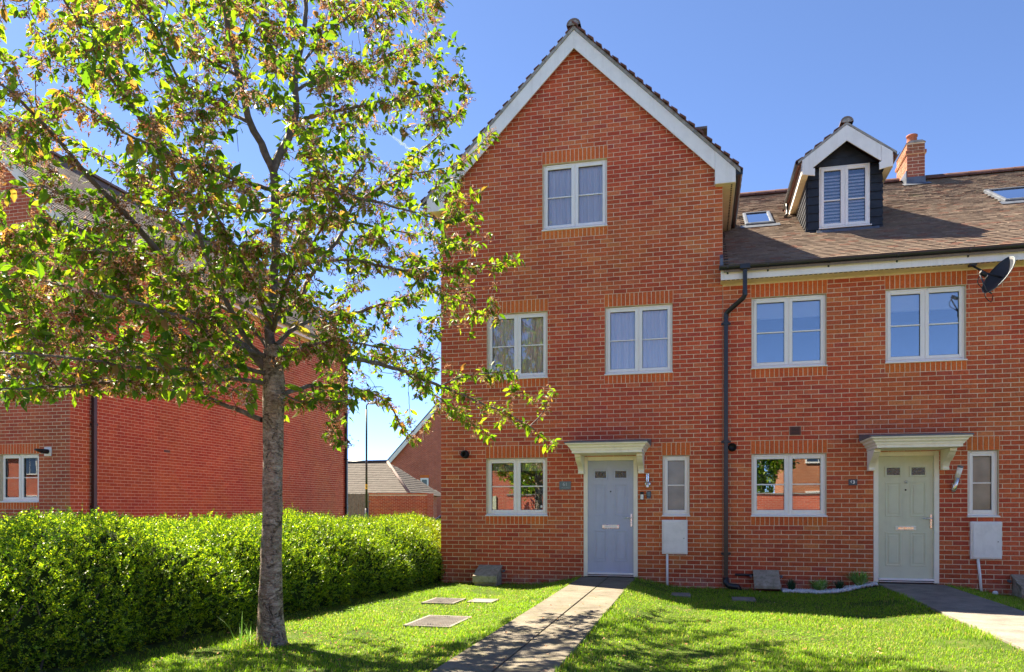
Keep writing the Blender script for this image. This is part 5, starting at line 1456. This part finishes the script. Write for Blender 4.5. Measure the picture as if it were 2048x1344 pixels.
LIMBS = [  # (pixel x, pixel y, depth offset), radius at base, radius at tip
    ([(546, 730, 0), (540, 660, .10), (545, 560, .15), (548, 460, .15), (546, 335, .12)], .052, .040),
    ([(546, 340, .12), (518, 285, .08), (495, 240, .0), (472, 150, -.15), (455, 60, -.3), (438, -70, -.5), (430, -180, -.6)], .040, .012),
    ([(546, 340, .12), (568, 290, .2), (590, 230, .3), (592, 150, .4), (605, 60, .45), (612, -60, .5), (618, -180, .5)], .042, .012),
    ([(538, 745, 0), (500, 700, -.1), (456, 662, -.2), (369, 569, -.45), (281, 462, -.7), (194, 369, -.95), (125, 290, -1.2), (75, 240, -1.4), (0, 170, -1.65), (-60, 110, -1.8)], .042, .008),
    ([(540, 735, 0), (487, 675, .15), (444, 587, .25), (406, 503, .2), (387, 447, .1), (365, 395, 0), (259, 215, -.4), (200, 130, -.7), (130, 0, -1.0), (90, -70, -1.1)], .032, .007),
    ([(541, 700, .1), (489, 640, .4), (427, 597, .8), (340, 560, 1.2), (250, 520, 1.6), (150, 470, 2.0), (60, 440, 2.2)], .026, .006),
    ([(540, 770, 0), (470, 760, -.2), (387, 769, -.5), (275, 762, -.9), (185, 769, -1.2), (90, 775, -1.5), (0, 778, -1.8)], .022, .006),
    ([(523, 842, 0), (470, 820, .25), (420, 800, .5), (350, 785, .9), (260, 780, 1.3), (170, 775, 1.6)], .026, .006),
    ([(535, 750, 0), (470, 735, -.5), (400, 738, -.9), (300, 742, -1.4), (170, 722, -1.8), (0, 705, -2.1)], .022, .006),
    ([(535, 720, 0), (480, 700, .5), (400, 690, 1.0), (300, 690, 1.4), (180, 690, 1.7), (60, 660, 1.9)], .022, .006),
    ([(536, 715, 0), (470, 690, -.7), (390, 640, -1.3), (300, 610, -1.9), (200, 590, -2.3), (80, 560, -2.6)], .024, .006),
    ([(560, 790, 0), (632, 772, .15), (720, 781, .4), (770, 800, .55), (800, 850, .65), (830, 880, .7)], .026, .005),
    ([(560, 712, 0), (623, 704, -.1), (728, 721, -.2), (813, 744, -.3), (882, 771, -.3), (944, 798, -.3), (1014, 829, -.3), (1060, 853, -.28), (1093, 887, -.25)], .030, .005),
    ([(813, 744, -.3), (867, 783, -.2), (917, 822, -.1), (987, 876, 0)], .012, .004),
    ([(1060, 853, -.28), (1085, 825, -.35), (1105, 785, -.4)], .008, .004),
    ([(882, 771, -.3), (930, 752, -.4), (985, 745, -.5), (1030, 745, -.55)], .010, .004),
    ([(552, 690, 0), (608, 648, .2), (712, 624, .5), (766, 605, .6), (828, 586, .7), (875, 582, .8), (930, 600, .9), (975, 632, .95)], .024, .005),
    ([(550, 640, .1), (600, 590, .25), (615, 555, .3), (680, 470, .4), (708, 409, .45), (755, 378, .45), (793, 344, .45), (849, 294, .45), (886, 259, .45), (927, 212, .45)], .028, .005),
    ([(755, 378, .45), (830, 345, .3), (900, 330, .2), (950, 300, .1), (985, 262, .05)], .011, .004),
    ([(594, 247, .3), (636, 231, .2), (680, 222, .1), (761, 203, -.1), (850, 190, -.3), (900, 160, -.4)], .019, .005),
    ([(591, 180, .35), (636, 159, .5), (696, 141, .7), (780, 110, 1.0), (870, 70, 1.2)], .018, .005),
    ([(592, 140, .4), (640, 80, .1), (700, 30, -.2), (780, -30, -.5)], .016, .005),
    ([(549, 520, .15), (620, 525, -.15), (700, 520, -.3), (800, 540, -.4), (890, 540, -.4), (963, 533, -.4), (1000, 526, -.4), (1040, 514, -.4)], .020, .004),
    ([(549, 440, .15), (620, 440, .6), (720, 450, 1.0), (820, 470, 1.2), (900, 480, 1.3), (950, 495, 1.35)], .018, .004),
    ([(548, 400, .15), (640, 380, -.4), (720, 400, -.8), (800, 420, -1.0), (880, 440, -1.1), (955, 425, -1.1)], .019, .004),
    ([(547, 380, .15), (480, 360, -.5), (400, 330, -1.1), (320, 300, -1.7), (230, 260, -2.2), (120, 180, -2.7)], .022, .005),
    ([(546, 420, .15), (470, 420, .7), (380, 400, 1.2), (290, 360, 1.6), (200, 310, 2.0), (110, 260, 2.2)], .02, .005),
    ([(497, 245, 0), (437, 215, .2), (360, 162, .5), (322, 90, .6), (290, 0, .7), (270, -60, .7)], .02, .006),
    ([(470, 150, -.15), (400, 110, -.6), (320, 60, -1.0), (250, -10, -1.3)], .014, .005),
    ([(592, 150, .4), (520, 100, .9), (440, 60, 1.3), (360, 30, 1.6)], .014, .005),
    ([(545, 735, 0), (590, 700, -.7), (660, 680, -1.2), (740, 690, -1.5), (820, 700, -1.7)], .020, .005),
    ([(546, 660, .1), (580, 560, -.7), (630, 480, -1.3), (680, 400, -1.8), (740, 300, -2.2)], .024, .005),
    ([(546, 660, .1), (500, 560, -.9), (440, 450, -1.7), (380, 330, -2.4)], .024, .005),
    ([(546, 600, .15), (580, 500, .9), (640, 400, 1.5), (690, 300, 2.0), (740, 220, 2.2)], .022, .005),
    ([(660, 772, .2), (672, 815, .2), (668, 850, .22), (672, 885, .22)], .007, .003),
    ([(563, 785, 0), (600, 800, -.4), (650, 805, -.8), (700, 800, -1.1)], .012, .004),
]
NODES, NDIR, NRAD, SPUR = [], [], [], []
for pts, r0, r1 in LIMBS:
    P, rad = limb(pts, r0, r1, n=8 if r0 < .03 else 12, wob=0.004)
    T = np.gradient(P, axis=0); T /= np.linalg.norm(T, axis=1)[:, None]+1e-9
    NODES.append(P); NDIR.append(T); NRAD.append(rad)
    t = np.linspace(0, 1, len(P)); sel = (rad < 0.021) & (t > 0.15)
    SPUR.append((P[sel], T[sel]))
NODES = np.concatenate(NODES); NDIR = np.concatenate(NDIR); NRAD = np.concatenate(NRAD)

# where the crown is full and where sky shows: (x0, x1, y0, y1, weight) in the view, depth spread in metres
ZONES = [(-80, 530, 500, 790, 1.65, 2.0), (-80, 260, 380, 520, 1.0, 2.2), (260, 540, 350, 520, 1.15, 2.2), (-80, 160, -90, 150, 0.55, 1.9), (-60, 120, 200, 380, 0.7, 2.0),
         (160, 480, -90, 200, 0.95, 1.9), (250, 480, 200, 370, 0.9, 2.0), (480, 700, -90, 220, 0.9, 1.7), (540, 700, 230, 480, 1.05, 1.9),
         (560, 720, 480, 720, 1.15, 1.8), (700, 890, -60, 190, 0.95, 1.4), (700, 900, 190, 330, 0.62, 1.2), (700, 920, 340, 480, 0.75, 1.3),
         (720, 960, 480, 680, 0.72, 1.2), (640, 880, 690, 800, 0.95, 1.3), (880, 1010, 730, 860, 0.45, .5), (560, 700, 770, 845, 0.65, .9), (900, 940, 90, 260, 0.4, .4), (1010, 1110, 775, 895, 0.30, .25), (985, 1045, 505, 560, 0.45, .2), (890, 990, 380, 480, 0.5, .4), (930, 1000, 590, 660, 0.5, .3), (640, 700, 830, 890, 0.5, .2), (780, 870, 830, 890, 0.35, .3), (900, 1030, 735, 790, 0.4, .3)]
GAPS = [(165, 250, 195, 270), (500, 556, 215, 325), (0, 60, 30, 90), (735, 800, 515, 600), (280, 320, 150, 195), (0, 70, 330, 440), (640, 735, 180, 215), (735, 800, 250, 320), (100, 190, 395, 440), (610, 640, 400, 425)]
AT = []
for x0, x1, y0, y1, wgt, dep in ZONES:
    n = int((x1-x0)*(y1-y0)*wgt*0.0024)
    for _ in range(n):
        for _t in range(6):
            x, y = rt.uniform(x0, x1), rt.uniform(y0, y1)
            if not any(g[0] < x < g[1] and g[2] < y < g[3] for g in GAPS): break
        d = dep*rt.uniform(-1, 1)*math.sqrt(max(0.15, 1-((x-480)/700)**2))
        AT.append(pix(x, y, TD+d+lean(x)))
AT = np.array(AT)
d0 = np.array([np.min(np.linalg.norm(NODES-a, axis=1)) for a in AT])
TV, TQ, tb = [], [], 0
TWP, TWT = [], []
cap = len(NODES) + 40000
NB = np.zeros((cap, 3)); NBd = np.zeros((cap, 3)); cnt = len(NODES)
NB[:cnt] = NODES; NBd[:cnt] = NDIR
for i in np.argsort(d0):
    a = AT[i]
    dist = np.linalg.norm(NB[:cnt]-a, axis=1)
    # prefer a fork that leaves at an acute angle
    toa = (a-NB[:cnt])/(dist[:, None]+1e-6)
    cost = dist*(1.35-0.35*np.einsum('ij,ij->i', toa, NBd[:cnt]))
    k = int(np.argmin(cost)); L_ = dist[k]
    if L_ < 0.06: continue
    if L_ > 1.5: continue
    p0 = NB[k]; m1 = p0 + NBd[k]*L_*0.35 + (a-p0)*0.15
    t = np.linspace(0, 1, max(4, int(L_/0.055)))[:, None]
    P = (1-t)**2*p0 + 2*t*(1-t)*m1 + t*t*a + rt.normal(0, 0.006, (len(t), 3))*(t > 0)
    V, Q = tube_np(P, np.linspace(min(0.007, 0.003+0.004*L_), 0.0022, len(P)), 4)
    TV.append(V); TQ.append(Q+tb); tb += len(V)
    T = np.gradient(P, axis=0); T /= np.linalg.norm(T, axis=1)[:, None]+1e-9
    if cnt+len(P) < cap:
        NB[cnt:cnt+len(P)] = P; NBd[cnt:cnt+len(P)] = T; cnt += len(P)
    s = int(len(P)*0.25)
    TWP.append(P[s:]); TWT.append(T[s:])
tw = put('twigs', npmesh('twigs', np.concatenate(TV), np.concatenate(TQ), M['twig'], smooth=True), TREE); tag(tw, kind='stuff')

# leaf and blossom clusters along twigs and young limbs
CP = np.concatenate(TWP + [p for p, _ in SPUR]); CT = np.concatenate(TWT + [t for _, t in SPUR])
spur = np.arange(len(CP)) >= sum(len(q) for q in TWP)
clump = np.sin(CP[:, 0]*3.1)*np.sin(CP[:, 1]*2.7+1)*np.sin(CP[:, 2]*3.3+2)
sel = rt.uniform(0, 1, len(CP)) < np.where(spur, 0.75, 0.66 + 0.55*clump)
CP, CT = CP[sel], CT[sel]
per = 4
P = np.repeat(CP, per, 0) + rt.normal(0, 0.012, (len(CP)*per, 3)); T = np.repeat(CT, per, 0)
side = np.cross(T, rt.normal(0, 1, T.shape)); side /= np.linalg.norm(side, axis=1)[:, None]+1e-9
D = 0.45*T + side*0.9 + np.array([0, 0, -0.5]) + rt.normal(0, 0.25, T.shape)
size = np.clip(rt.normal(0.088, 0.025, len(P)), 0.035, 0.15)
P = P + D/np.linalg.norm(D, axis=1)[:, None]*rt.uniform(0.005, 0.03, (len(P), 1))
px_, py_, dd_ = proj(P)
inv = (px_ > 0) & (px_ < 2048) & (py_ > 0) & (py_ < 1344)
order = np.argsort(np.where(inv, dd_/size, 1e9)); sing = np.zeros(len(P), bool); sing[order[:300]] = True
V, Q, T3 = leaf_cloud(P[~sing], D[~sing], size[~sing], rt, 0.75)
nl = int((~sing).sum())
v = np.clip(rt.normal(0.44, 0.26, nl), 0, 0.99)
fo = put('foliage', npmesh('foliage', V, [Q, T3], M['leaf'], np.concatenate([np.repeat(v, 2), np.repeat(v, 4)])), TREE); tag(fo, kind='stuff')
lm = bpy.data.meshes.new('leaf'); lm.from_pydata([tuple(map(float, p)) for p in LEAF], [], [tuple(map(int, f)) for f in LQ] + [tuple(map(int, f)) for f in LT]); lm.materials.append(M['leaf']); lm.update()
xx, yy, zz_ = frames(D[sing], rt, roll=0.75)
for p, a, b, c, s in zip(P[sing], xx, yy, zz_, size[sing]):
    o = bpy.data.objects.new('leaf', lm); COL.objects.link(o); o.parent = TREE
    mt = Matrix([(a[0]*s, b[0]*s, c[0]*s, p[0]), (a[1]*s, b[1]*s, c[1]*s, p[1]), (a[2]*s, b[2]*s, c[2]*s, p[2]), (0, 0, 0, 1)])
    o.matrix_parent_inverse = Matrix.Translation(-Vector(TREE.location)); o.matrix_basis = mt
cl2 = np.sin(CP[:, 0]*4.7+1)*np.sin(CP[:, 1]*4.1)*np.sin(CP[:, 2]*5.3)
selb = rt.uniform(0, 1, len(CP)) < 0.42 + 1.4*np.clip(cl2, 0, 1)
BC = CP[selb] + np.array([0, 0, -0.035]) + rt.normal(0, 0.02, (int(selb.sum()), 3))
V, Q, var = blossom_cloud(BC, rt, 0.060, 17)
bo = put('blossom', npmesh('blossom', V, Q, M['blossom'], var), TREE); tag(bo, kind='stuff')

# white orchid on the sill inside the ground floor window of 61
OC = empty('potted_orchid', (1.79, 0.22, 1.10), 'white flowering orchid on the sill inside the ground floor window by the hedge', 'plant')
ost = spline([(1.80, 0.22, 1.12), (1.78, 0.22, 1.35), (1.81, 0.21, 1.52), (1.83, 0.20, 1.50)], 0.02)
MB().tube(ost, 0.004, 6).build('stem', M['plant_dark'], OC)
MB().lathe([(0.0, 1.075), (0.04, 1.075), (0.055, 1.18), (0.05, 1.18), (0.0, 1.16)], (1.80, 0.22, 0), 'z', 16).build('pot', M['terracotta'], OC)
M['orchid'] = leaf_mat('white_petal', [(0, (0.8, 0.78, 0.74)), (1, (0.88, 0.86, 0.86))], (1, 1, 1), 0.3, 0.1, 0.7)
V, Q, var = blossom_cloud(np.array([(1.79, .2, 1.32), (1.80, .19, 1.38), (1.78, .2, 1.43), (1.81, .19, 1.48), (1.83, .19, 1.52), (1.77, .2, 1.27), (1.81, .2, 1.24)]), rt, 0.03, 9)
put('flowers', npmesh('flowers', V, Q, M['orchid'], var), OC)['kind'] = 'stuff'

# ================================================================== hedge
rh = np.random.default_rng(21)
HG = empty('hedge', (-1.3, -4.5, -0.2), 'clipped small leaved green hedge running from the left foreground to the house corner', 'hedge')
def hedge_face(y):                                  # x of the lawn side at the foot
    return np.interp(y, [-9.6, -7.8, -5.2, -3.0, -0.5, 0.3], [-0.62, -0.60, -0.56, -0.36, -0.02, -0.02])
HW = 1.55
# profile: from lawn side foot, up a battered face, over a broad shoulder, to the back
pr = spline(np.array([(0, 0.0, 0), (0.05, 0.28, 0), (-0.02, 0.50, 0), (-0.22, 0.80, 0), (-0.54, 1.06, 0), (-0.95, 1.20, 0), (-1.35, 1.18, 0), (-1.55, 0.9, 0), (-1.58, 0.3, 0)], float), 0.03)[:, :2]
sl_ = np.concatenate([[0], np.cumsum(np.linalg.norm(np.diff(pr, axis=0), axis=1))])
def hsurf(s, y):
    px = np.interp(s, sl_, pr[:, 0]); pz = np.interp(s, sl_, pr[:, 1])
    dx = np.interp(s+0.02, sl_, pr[:, 0]) - np.interp(s-0.02, sl_, pr[:, 0]); dz_ = np.interp(s+0.02, sl_, pr[:, 1]) - np.interp(s-0.02, sl_, pr[:, 1])
    l = np.hypot(dx, dz_)+1e-6
    N_ = np.stack([dz_/l, np.zeros_like(dx), -dx/l], -1)
    hs = 1.0 - 0.05*np.clip((y+3)/3, 0, 1) + 0.03*np.sin(y*1.7+0.5)
    lump = 0.05*np.sin(y*3.1+s*2.3) + 0.035*np.sin(y*7.3-s*5+1.0) + 0.02*np.sin(y*15+s*9)
    x = hedge_face(y) + px + N_[:, 0]*lump; z = -0.2 + pz*hs + N_[:, 2]*lump*0.6
    return np.stack([x, y, z], -1), N_
# solid twiggy core
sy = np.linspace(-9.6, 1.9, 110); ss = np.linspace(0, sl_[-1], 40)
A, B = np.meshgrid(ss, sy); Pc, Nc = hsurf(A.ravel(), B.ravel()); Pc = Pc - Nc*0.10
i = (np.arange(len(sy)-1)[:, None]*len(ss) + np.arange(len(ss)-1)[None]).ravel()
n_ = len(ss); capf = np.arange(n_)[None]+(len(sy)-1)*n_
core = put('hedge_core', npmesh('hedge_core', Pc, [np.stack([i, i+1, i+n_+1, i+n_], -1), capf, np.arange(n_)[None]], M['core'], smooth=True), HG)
ns = 28500
s = rh.uniform(0, sl_[-1]*0.86, ns); y = rh.uniform(-9.5, 2.0, ns)
keep = (s < sl_[-1]*0.62) | (rh.uniform(0, 1, ns) < 0.5)
s, y = s[keep], y[keep]
# end of the hedge at the house corner
P0, N0 = hsurf(s, y)
ne = 900
es = rh.uniform(0, sl_[-1], ne); ef = rh.uniform(0, 1, ne)**0.5
Pe, _ = hsurf(es, np.full(ne, 2.0)); ce = np.array([-0.8, 2.0, 0.35]); Pe = ce + (Pe-ce)*ef[:, None]
P0 = np.vstack([P0, Pe]); N0 = np.vstack([N0, np.tile(np.array([0.2, 0.8, 0.3]), (ne, 1))])
n = len(P0)
P0 = P0 - N0*rh.uniform(-0.02, 0.11, (n, 1))
up = N0[:, 2] > 0.5
dirs = N0*0.75 + np.array([0, 0, 0.35]) + rh.normal(0, 0.45, (n, 3))
dirs /= np.linalg.norm(dirs, axis=1)[:, None]
ln = rh.uniform(0.05, 0.11, n) + np.where(rh.uniform(0, 1, n) < 0.05*up, 0.08, 0)
k = 13                                              # leaf pairs stand on both sides of each shoot
t = np.linspace(0.1, 1.0, k)
LP_ = P0[:, None] + dirs[:, None]*(ln[:, None]*t[None])[..., None]
x, yv, zv = frames(dirs, rh, roll=0.8)
sgn = np.where(np.arange(k) % 2 == 0, 1.0, -1.0)
LDm = 0.55*x[:, None] + sgn[None, :, None]*yv[:, None] + rh.normal(0, 0.3, (n, k, 3))
LPf = LP_.reshape(-1, 3); LDf = LDm.reshape(-1, 3); LDf /= np.linalg.norm(LDf, axis=1)[:, None]
m = len(LPf)
sz = rh.uniform(0.012, 0.026, m)
nrm_ = np.repeat(zv, k, 0) + rh.normal(0, 0.35, (m, 3)); w_ = np.cross(nrm_, LDf); w_ /= np.linalg.norm(w_, axis=1)[:, None]+1e-9
V = np.stack([LPf, LPf + LDf*(sz*0.5)[:, None] + w_*(sz*0.30)[:, None], LPf + LDf*sz[:, None], LPf + LDf*(sz*0.5)[:, None] - w_*(sz*0.30)[:, None]], 1).reshape(-1, 3)
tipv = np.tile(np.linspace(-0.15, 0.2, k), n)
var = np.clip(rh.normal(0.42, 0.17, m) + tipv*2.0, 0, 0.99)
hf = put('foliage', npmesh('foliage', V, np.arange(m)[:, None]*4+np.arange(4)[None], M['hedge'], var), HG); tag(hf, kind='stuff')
TVh, TQh = [], []
for q in range(60):                                 # woody stems at the foot
    yy_ = rh.uniform(-9, -0.3); xx_ = float(hedge_face(yy_)) - rh.uniform(0.1, 0.5)
    Vv, Qq = tube_np(np.array([(xx_, yy_, -0.25), (xx_+rh.normal(0, .05), yy_+rh.normal(0, .05), 0.05), (xx_+rh.normal(0, .1), yy_+rh.normal(0, .1), 0.4)]), [0.012, 0.01, 0.006], 5)
    TQh.append(Qq + 15*q); TVh.append(Vv)
tag(put('stems', npmesh('stems', np.concatenate(TVh), np.concatenate(TQh), M['twig']), HG), kind='stuff')

# ================================================================== lawn
rg = np.random.default_rng(33)
N = 330000
# more blades where the lawn is near the camera
y = -9.4 + 9.4*rg.uniform(0, 1, N)**1.35; x = rg.uniform(-0.9, 11.6, N)
def clear(x, y):
    k = (x > hedge_face(y) + 0.02) & ~((x > 2.62) & (x < 3.54)) & ~((x > 7.40) & (x < 8.36))
    for h in MAN: k &= ~((x > h[0]-0.02) & (x < h[1]+0.02) & (y > h[2]-0.02) & (y < h[3]+0.02))
    k &= ~((x > 5.93) & (x < 7.36) & (y > -0.40))
    k &= ~((x > 0.72) & (x < 1.19) & (y > -0.40)) & ~((x > 5.48) & (x < 5.9) & (y > -0.22))
    return k
bare = np.sin(x*2.3+1.1*y)*np.sin(y*2.9-0.7*x) + 0.5*np.sin(x*6.1+y*4.3)
k = clear(x, y) & ~((bare > 0.85) & (rg.uniform(0, 1, N) < 0.7))
# thin, shaded grass under the hedge
k &= ~((x < hedge_face(y)+0.35) & (rg.uniform(0, 1, N) < 0.6))
x, y, bare = x[k], y[k], bare[k]; n = len(x)
h = rg.uniform(0.015, 0.036, n) * (1 + 0.35*np.sin(x*1.9)*np.sin(y*2.3))
edge = np.minimum.reduce([np.abs(x-2.61), np.abs(x-3.55), np.abs(x-7.39), np.abs(x-8.37)])
h = np.where(edge < 0.05, h*1.5, h)
h = np.where(y > -0.10, h*1.8, h)
a = rg.uniform(0, 6.283, n); le = rg.uniform(0.2, 0.9, n)*h
w = rg.uniform(0.0022, 0.0042, n)
b = np.stack([x, y, gz(x, y)-0.002], -1)
sd = np.stack([-np.sin(a), np.cos(a), 0*a], -1)*w[:, None]
dr = np.stack([np.cos(a), np.sin(a), 0*a], -1)
V = np.stack([b-sd, b+sd, b + dr*(le*0.35)[:, None] + Z3*(h*0.62)[:, None] + sd*0.8, b + dr*(le*0.35)[:, None] + Z3*(h*0.62)[:, None] - sd*0.8, b + dr*le[:, None] + Z3*h[:, None]], 1).reshape(-1, 3)
o5 = np.arange(n)[:, None]*5
var = np.clip(rg.normal(0.42, 0.2, n) + np.where(bare > 0.68, 0.45, 0) + 0.10*np.sin(x*0.9+2)*np.sin(y*1.1), 0, 0.995)
gr_ = put('lawn', npmesh('lawn', V, [o5 + np.array([0, 1, 2, 3])[None], o5 + np.array([3, 2, 4])[None]], M['grass'], np.concatenate([var, var])))
tag(gr_, 'short mown green lawn in front of the houses', 'grass', kind='stuff')

# clover and broad weeds low in the turf
nc = 5200
cxs = rg.uniform(-0.4, 11, 90); cys = rg.uniform(-9, -0.6, 90)
ci = rg.integers(0, 90, nc); x = cxs[ci] + rg.normal(0, 0.16, nc); y = cys[ci] + rg.normal(0, 0.16, nc)
k = clear(x, y) & (y < -0.3); x, y = x[k], y[k]; n = len(x)
P = np.stack([x, y, gz(x, y) + rg.uniform(0.012, 0.03, n)], -1); D = rg.normal(0, 1, (n, 3)); D[:, 2] *= 0.25
V, Q, T3 = leaf_cloud(P, D, rg.uniform(0.014, 0.032, n), rg, 0.3, 1.5); v = rg.uniform(0.1, 0.8, n)
tag(put('lawn_weeds', npmesh('lawn_weeds', V, [Q, T3], M['grass'], np.concatenate([np.repeat(v, 2), np.repeat(v, 4)]))), 'patches of clover and small weeds in the lawn', 'weeds', kind='stuff')

# fallen blossom and dry leaves on the grass
n = 620
x = np.concatenate([rg.uniform(-0.5, 6.5, n-200), rg.normal(0.6, 0.6, 200)]); y = np.concatenate([rg.uniform(-8.6, -1.6, n-200), rg.normal(-6.4, 0.7, 200)])
k = x > hedge_face(y)+0.1
x, y = x[k], y[k]; n = len(x)
zf = np.where((x > 2.6) & (x < 3.56), p61z(y)+0.004, gz(x, y)+0.022)
P = np.stack([x, y, zf], -1); D = rg.normal(0, 1, (n, 3)); D[:, 2] *= 0.15
V, Q, T3 = leaf_cloud(P, D, rg.uniform(0.014, 0.042, n), rg, 0.35, 1.3)
v = rg.uniform(0, 1, n)
tag(put('fallen_leaves', npmesh('fallen_leaves', V, [Q, T3], M['fallen'], np.concatenate([np.repeat(v, 2), np.repeat(v, 4)]))), 'scattered brown fallen petals and dry leaves on lawn and path', 'leaf litter', kind='stuff')

# tall tuft at the foot of the trunk
def tuft(c, n, hmin, hmax, w, spread, name, label, mat):
    V, Fc, var = [], [], []
    for i in range(n):
        a = rg.uniform(0, 6.283); L_ = rg.uniform(hmin, hmax)
        b = np.array([c[0]+rg.normal(0, spread), c[1]+rg.normal(0, spread*0.8), 0.0]); b[2] = float(gz(b[0], b[1]))
        dr = np.array([math.cos(a), math.sin(a), 0]); sd = np.array([-math.sin(a), math.cos(a), 0]); sp = L_*rg.uniform(0.1, 0.7)
        k0 = len(V); seg = 4
        for q in range(seg+1):
            t = q/seg; p = b + dr*sp*t*t + Z3*L_*(t-0.35*t*t*sp/L_)
            ww = w*(1-t)**0.6*0.5+0.0004
            V += [p-sd*ww, p+sd*ww]
        for q in range(seg): Fc.append((k0+2*q, k0+2*q+1, k0+2*q+3, k0+2*q+2)); var.append(rg.uniform(0.2, 0.9))
    e = empty(name, (c[0], c[1], -0.2), label, 'grass tuft')
    if n < 20:
        for i in range(n):
            put('blade', npmesh('blade', np.array(V[i*10:i*10+10]), np.array(Fc[i*4:i*4+4])-i*10, mat, var[i*4:i*4+4], True), e)
        return
    tag(put('blades', npmesh('blades', np.array(V), np.array(Fc), mat, var, True), e), kind='stuff')
tb_ = pix(545, 1292, TD)
tuft((tb_[0]-0.10, tb_[1]-0.22), 130, 0.05, 0.16, 0.007, 0.13, 'grass_tuft', 'uncut grass and weeds round the foot of the tree trunk', M['grass'])
tuft((tb_[0]-0.28, tb_[1]-0.05), 9, 0.22, 0.36, 0.012, 0.05, 'bluebell_tuft', 'few tall strap leaves standing left of the tree trunk', M['plant_lime'])

# ================================================================== street trees behind the camera, seen in reflections only
def street_tree(c, hgt, rad, label, nl=5200):
    e = empty('street_tree', c, label, 'tree', 'trees across the street')
    c = np.array(c, float)
    MB().tube([c, c+np.array([0.05, 0, hgt*0.3]), c+np.array([0, 0.05, hgt*0.75])], [0.16, 0.12, 0.04], 10).build('trunk', M['bark'], e)
    q = rg.normal(0, 1, (nl, 3)); q /= np.linalg.norm(q, axis=1)[:, None]; rr = rg.uniform(0.25, 1, nl)**0.5
    lump = 0.8 + 0.25*np.sin(q[:, 0]*5+c[0])*np.sin(q[:, 2]*6) 
    P = c + np.array([0, 0, hgt*0.62]) + q*(rr*lump)[:, None]*np.array([rad, rad, hgt*0.38])
    V, Q, T3 = leaf_cloud(P, rg.normal(0, 1, (nl, 3)), rg.uniform(0.14, 0.24, nl), rg)
    v = rg.uniform(0, 0.9, nl)
    tag(put('foliage', npmesh('foliage', V, [Q, T3], M['hedge'], np.concatenate([np.repeat(v, 2), np.repeat(v, 4)])), e), kind='stuff')
street_tree((7.3, -22.5, -0.3), 7.0, 1.7, 'green tree across the street reflected in the ground floor window beside the downpipe')
street_tree((-2.6, -21.5, -0.3), 6.0, 2.2, 'green tree across the street reflected in the ground floor window by the hedge')

# ================================================================== vapour trail high in the sky
def trail_mat():
    m, nt, out = new_mat('vapour_trail'); t = NT(nt); p = t.pos()
    d = t.n('BsdfDiffuse'); d.inputs[0].default_value = (0.9, 0.9, 0.92, 1)
    tr = t.n('BsdfTransparent'); lw = t.n('LayerWeight'); lw.inputs[0].default_value = 0.5
    f = t.math('MULTIPLY', t.math('POWER', t.math('SUBTRACT', 1.0, lw.outputs['Facing']), 2.0), t.mapr(t.noise(0.035, 3, 0.6, p), 0.3, 0.7, 0.25, 0.9))
    mx = t.n('MixShader'); t.l(f, mx.inputs[0]); t.l(tr.outputs[0], mx.inputs[1]); t.l(d.outputs[0], mx.inputs[2]); t.l(mx.outputs[0], out.inputs[0])
    return m
a, b = pix(560, 105, 2000), pix(1010, 440, 2000)
t = np.linspace(0, 1, 90)[:, None]
Pv = a*(1-t) + b*t + np.random.default_rng(2).normal(0, 1.0, (90, 3))
V, Q = tube_np(Pv, 4.5 + np.random.default_rng(4).normal(0, 0.7, 90), 10)
vt = put('vapour_trail', npmesh('vapour_trail', V, Q, trail_mat(), smooth=True)); tag(vt, 'thin white vapour trail in the sky behind the cherry tree', 'vapour trail')
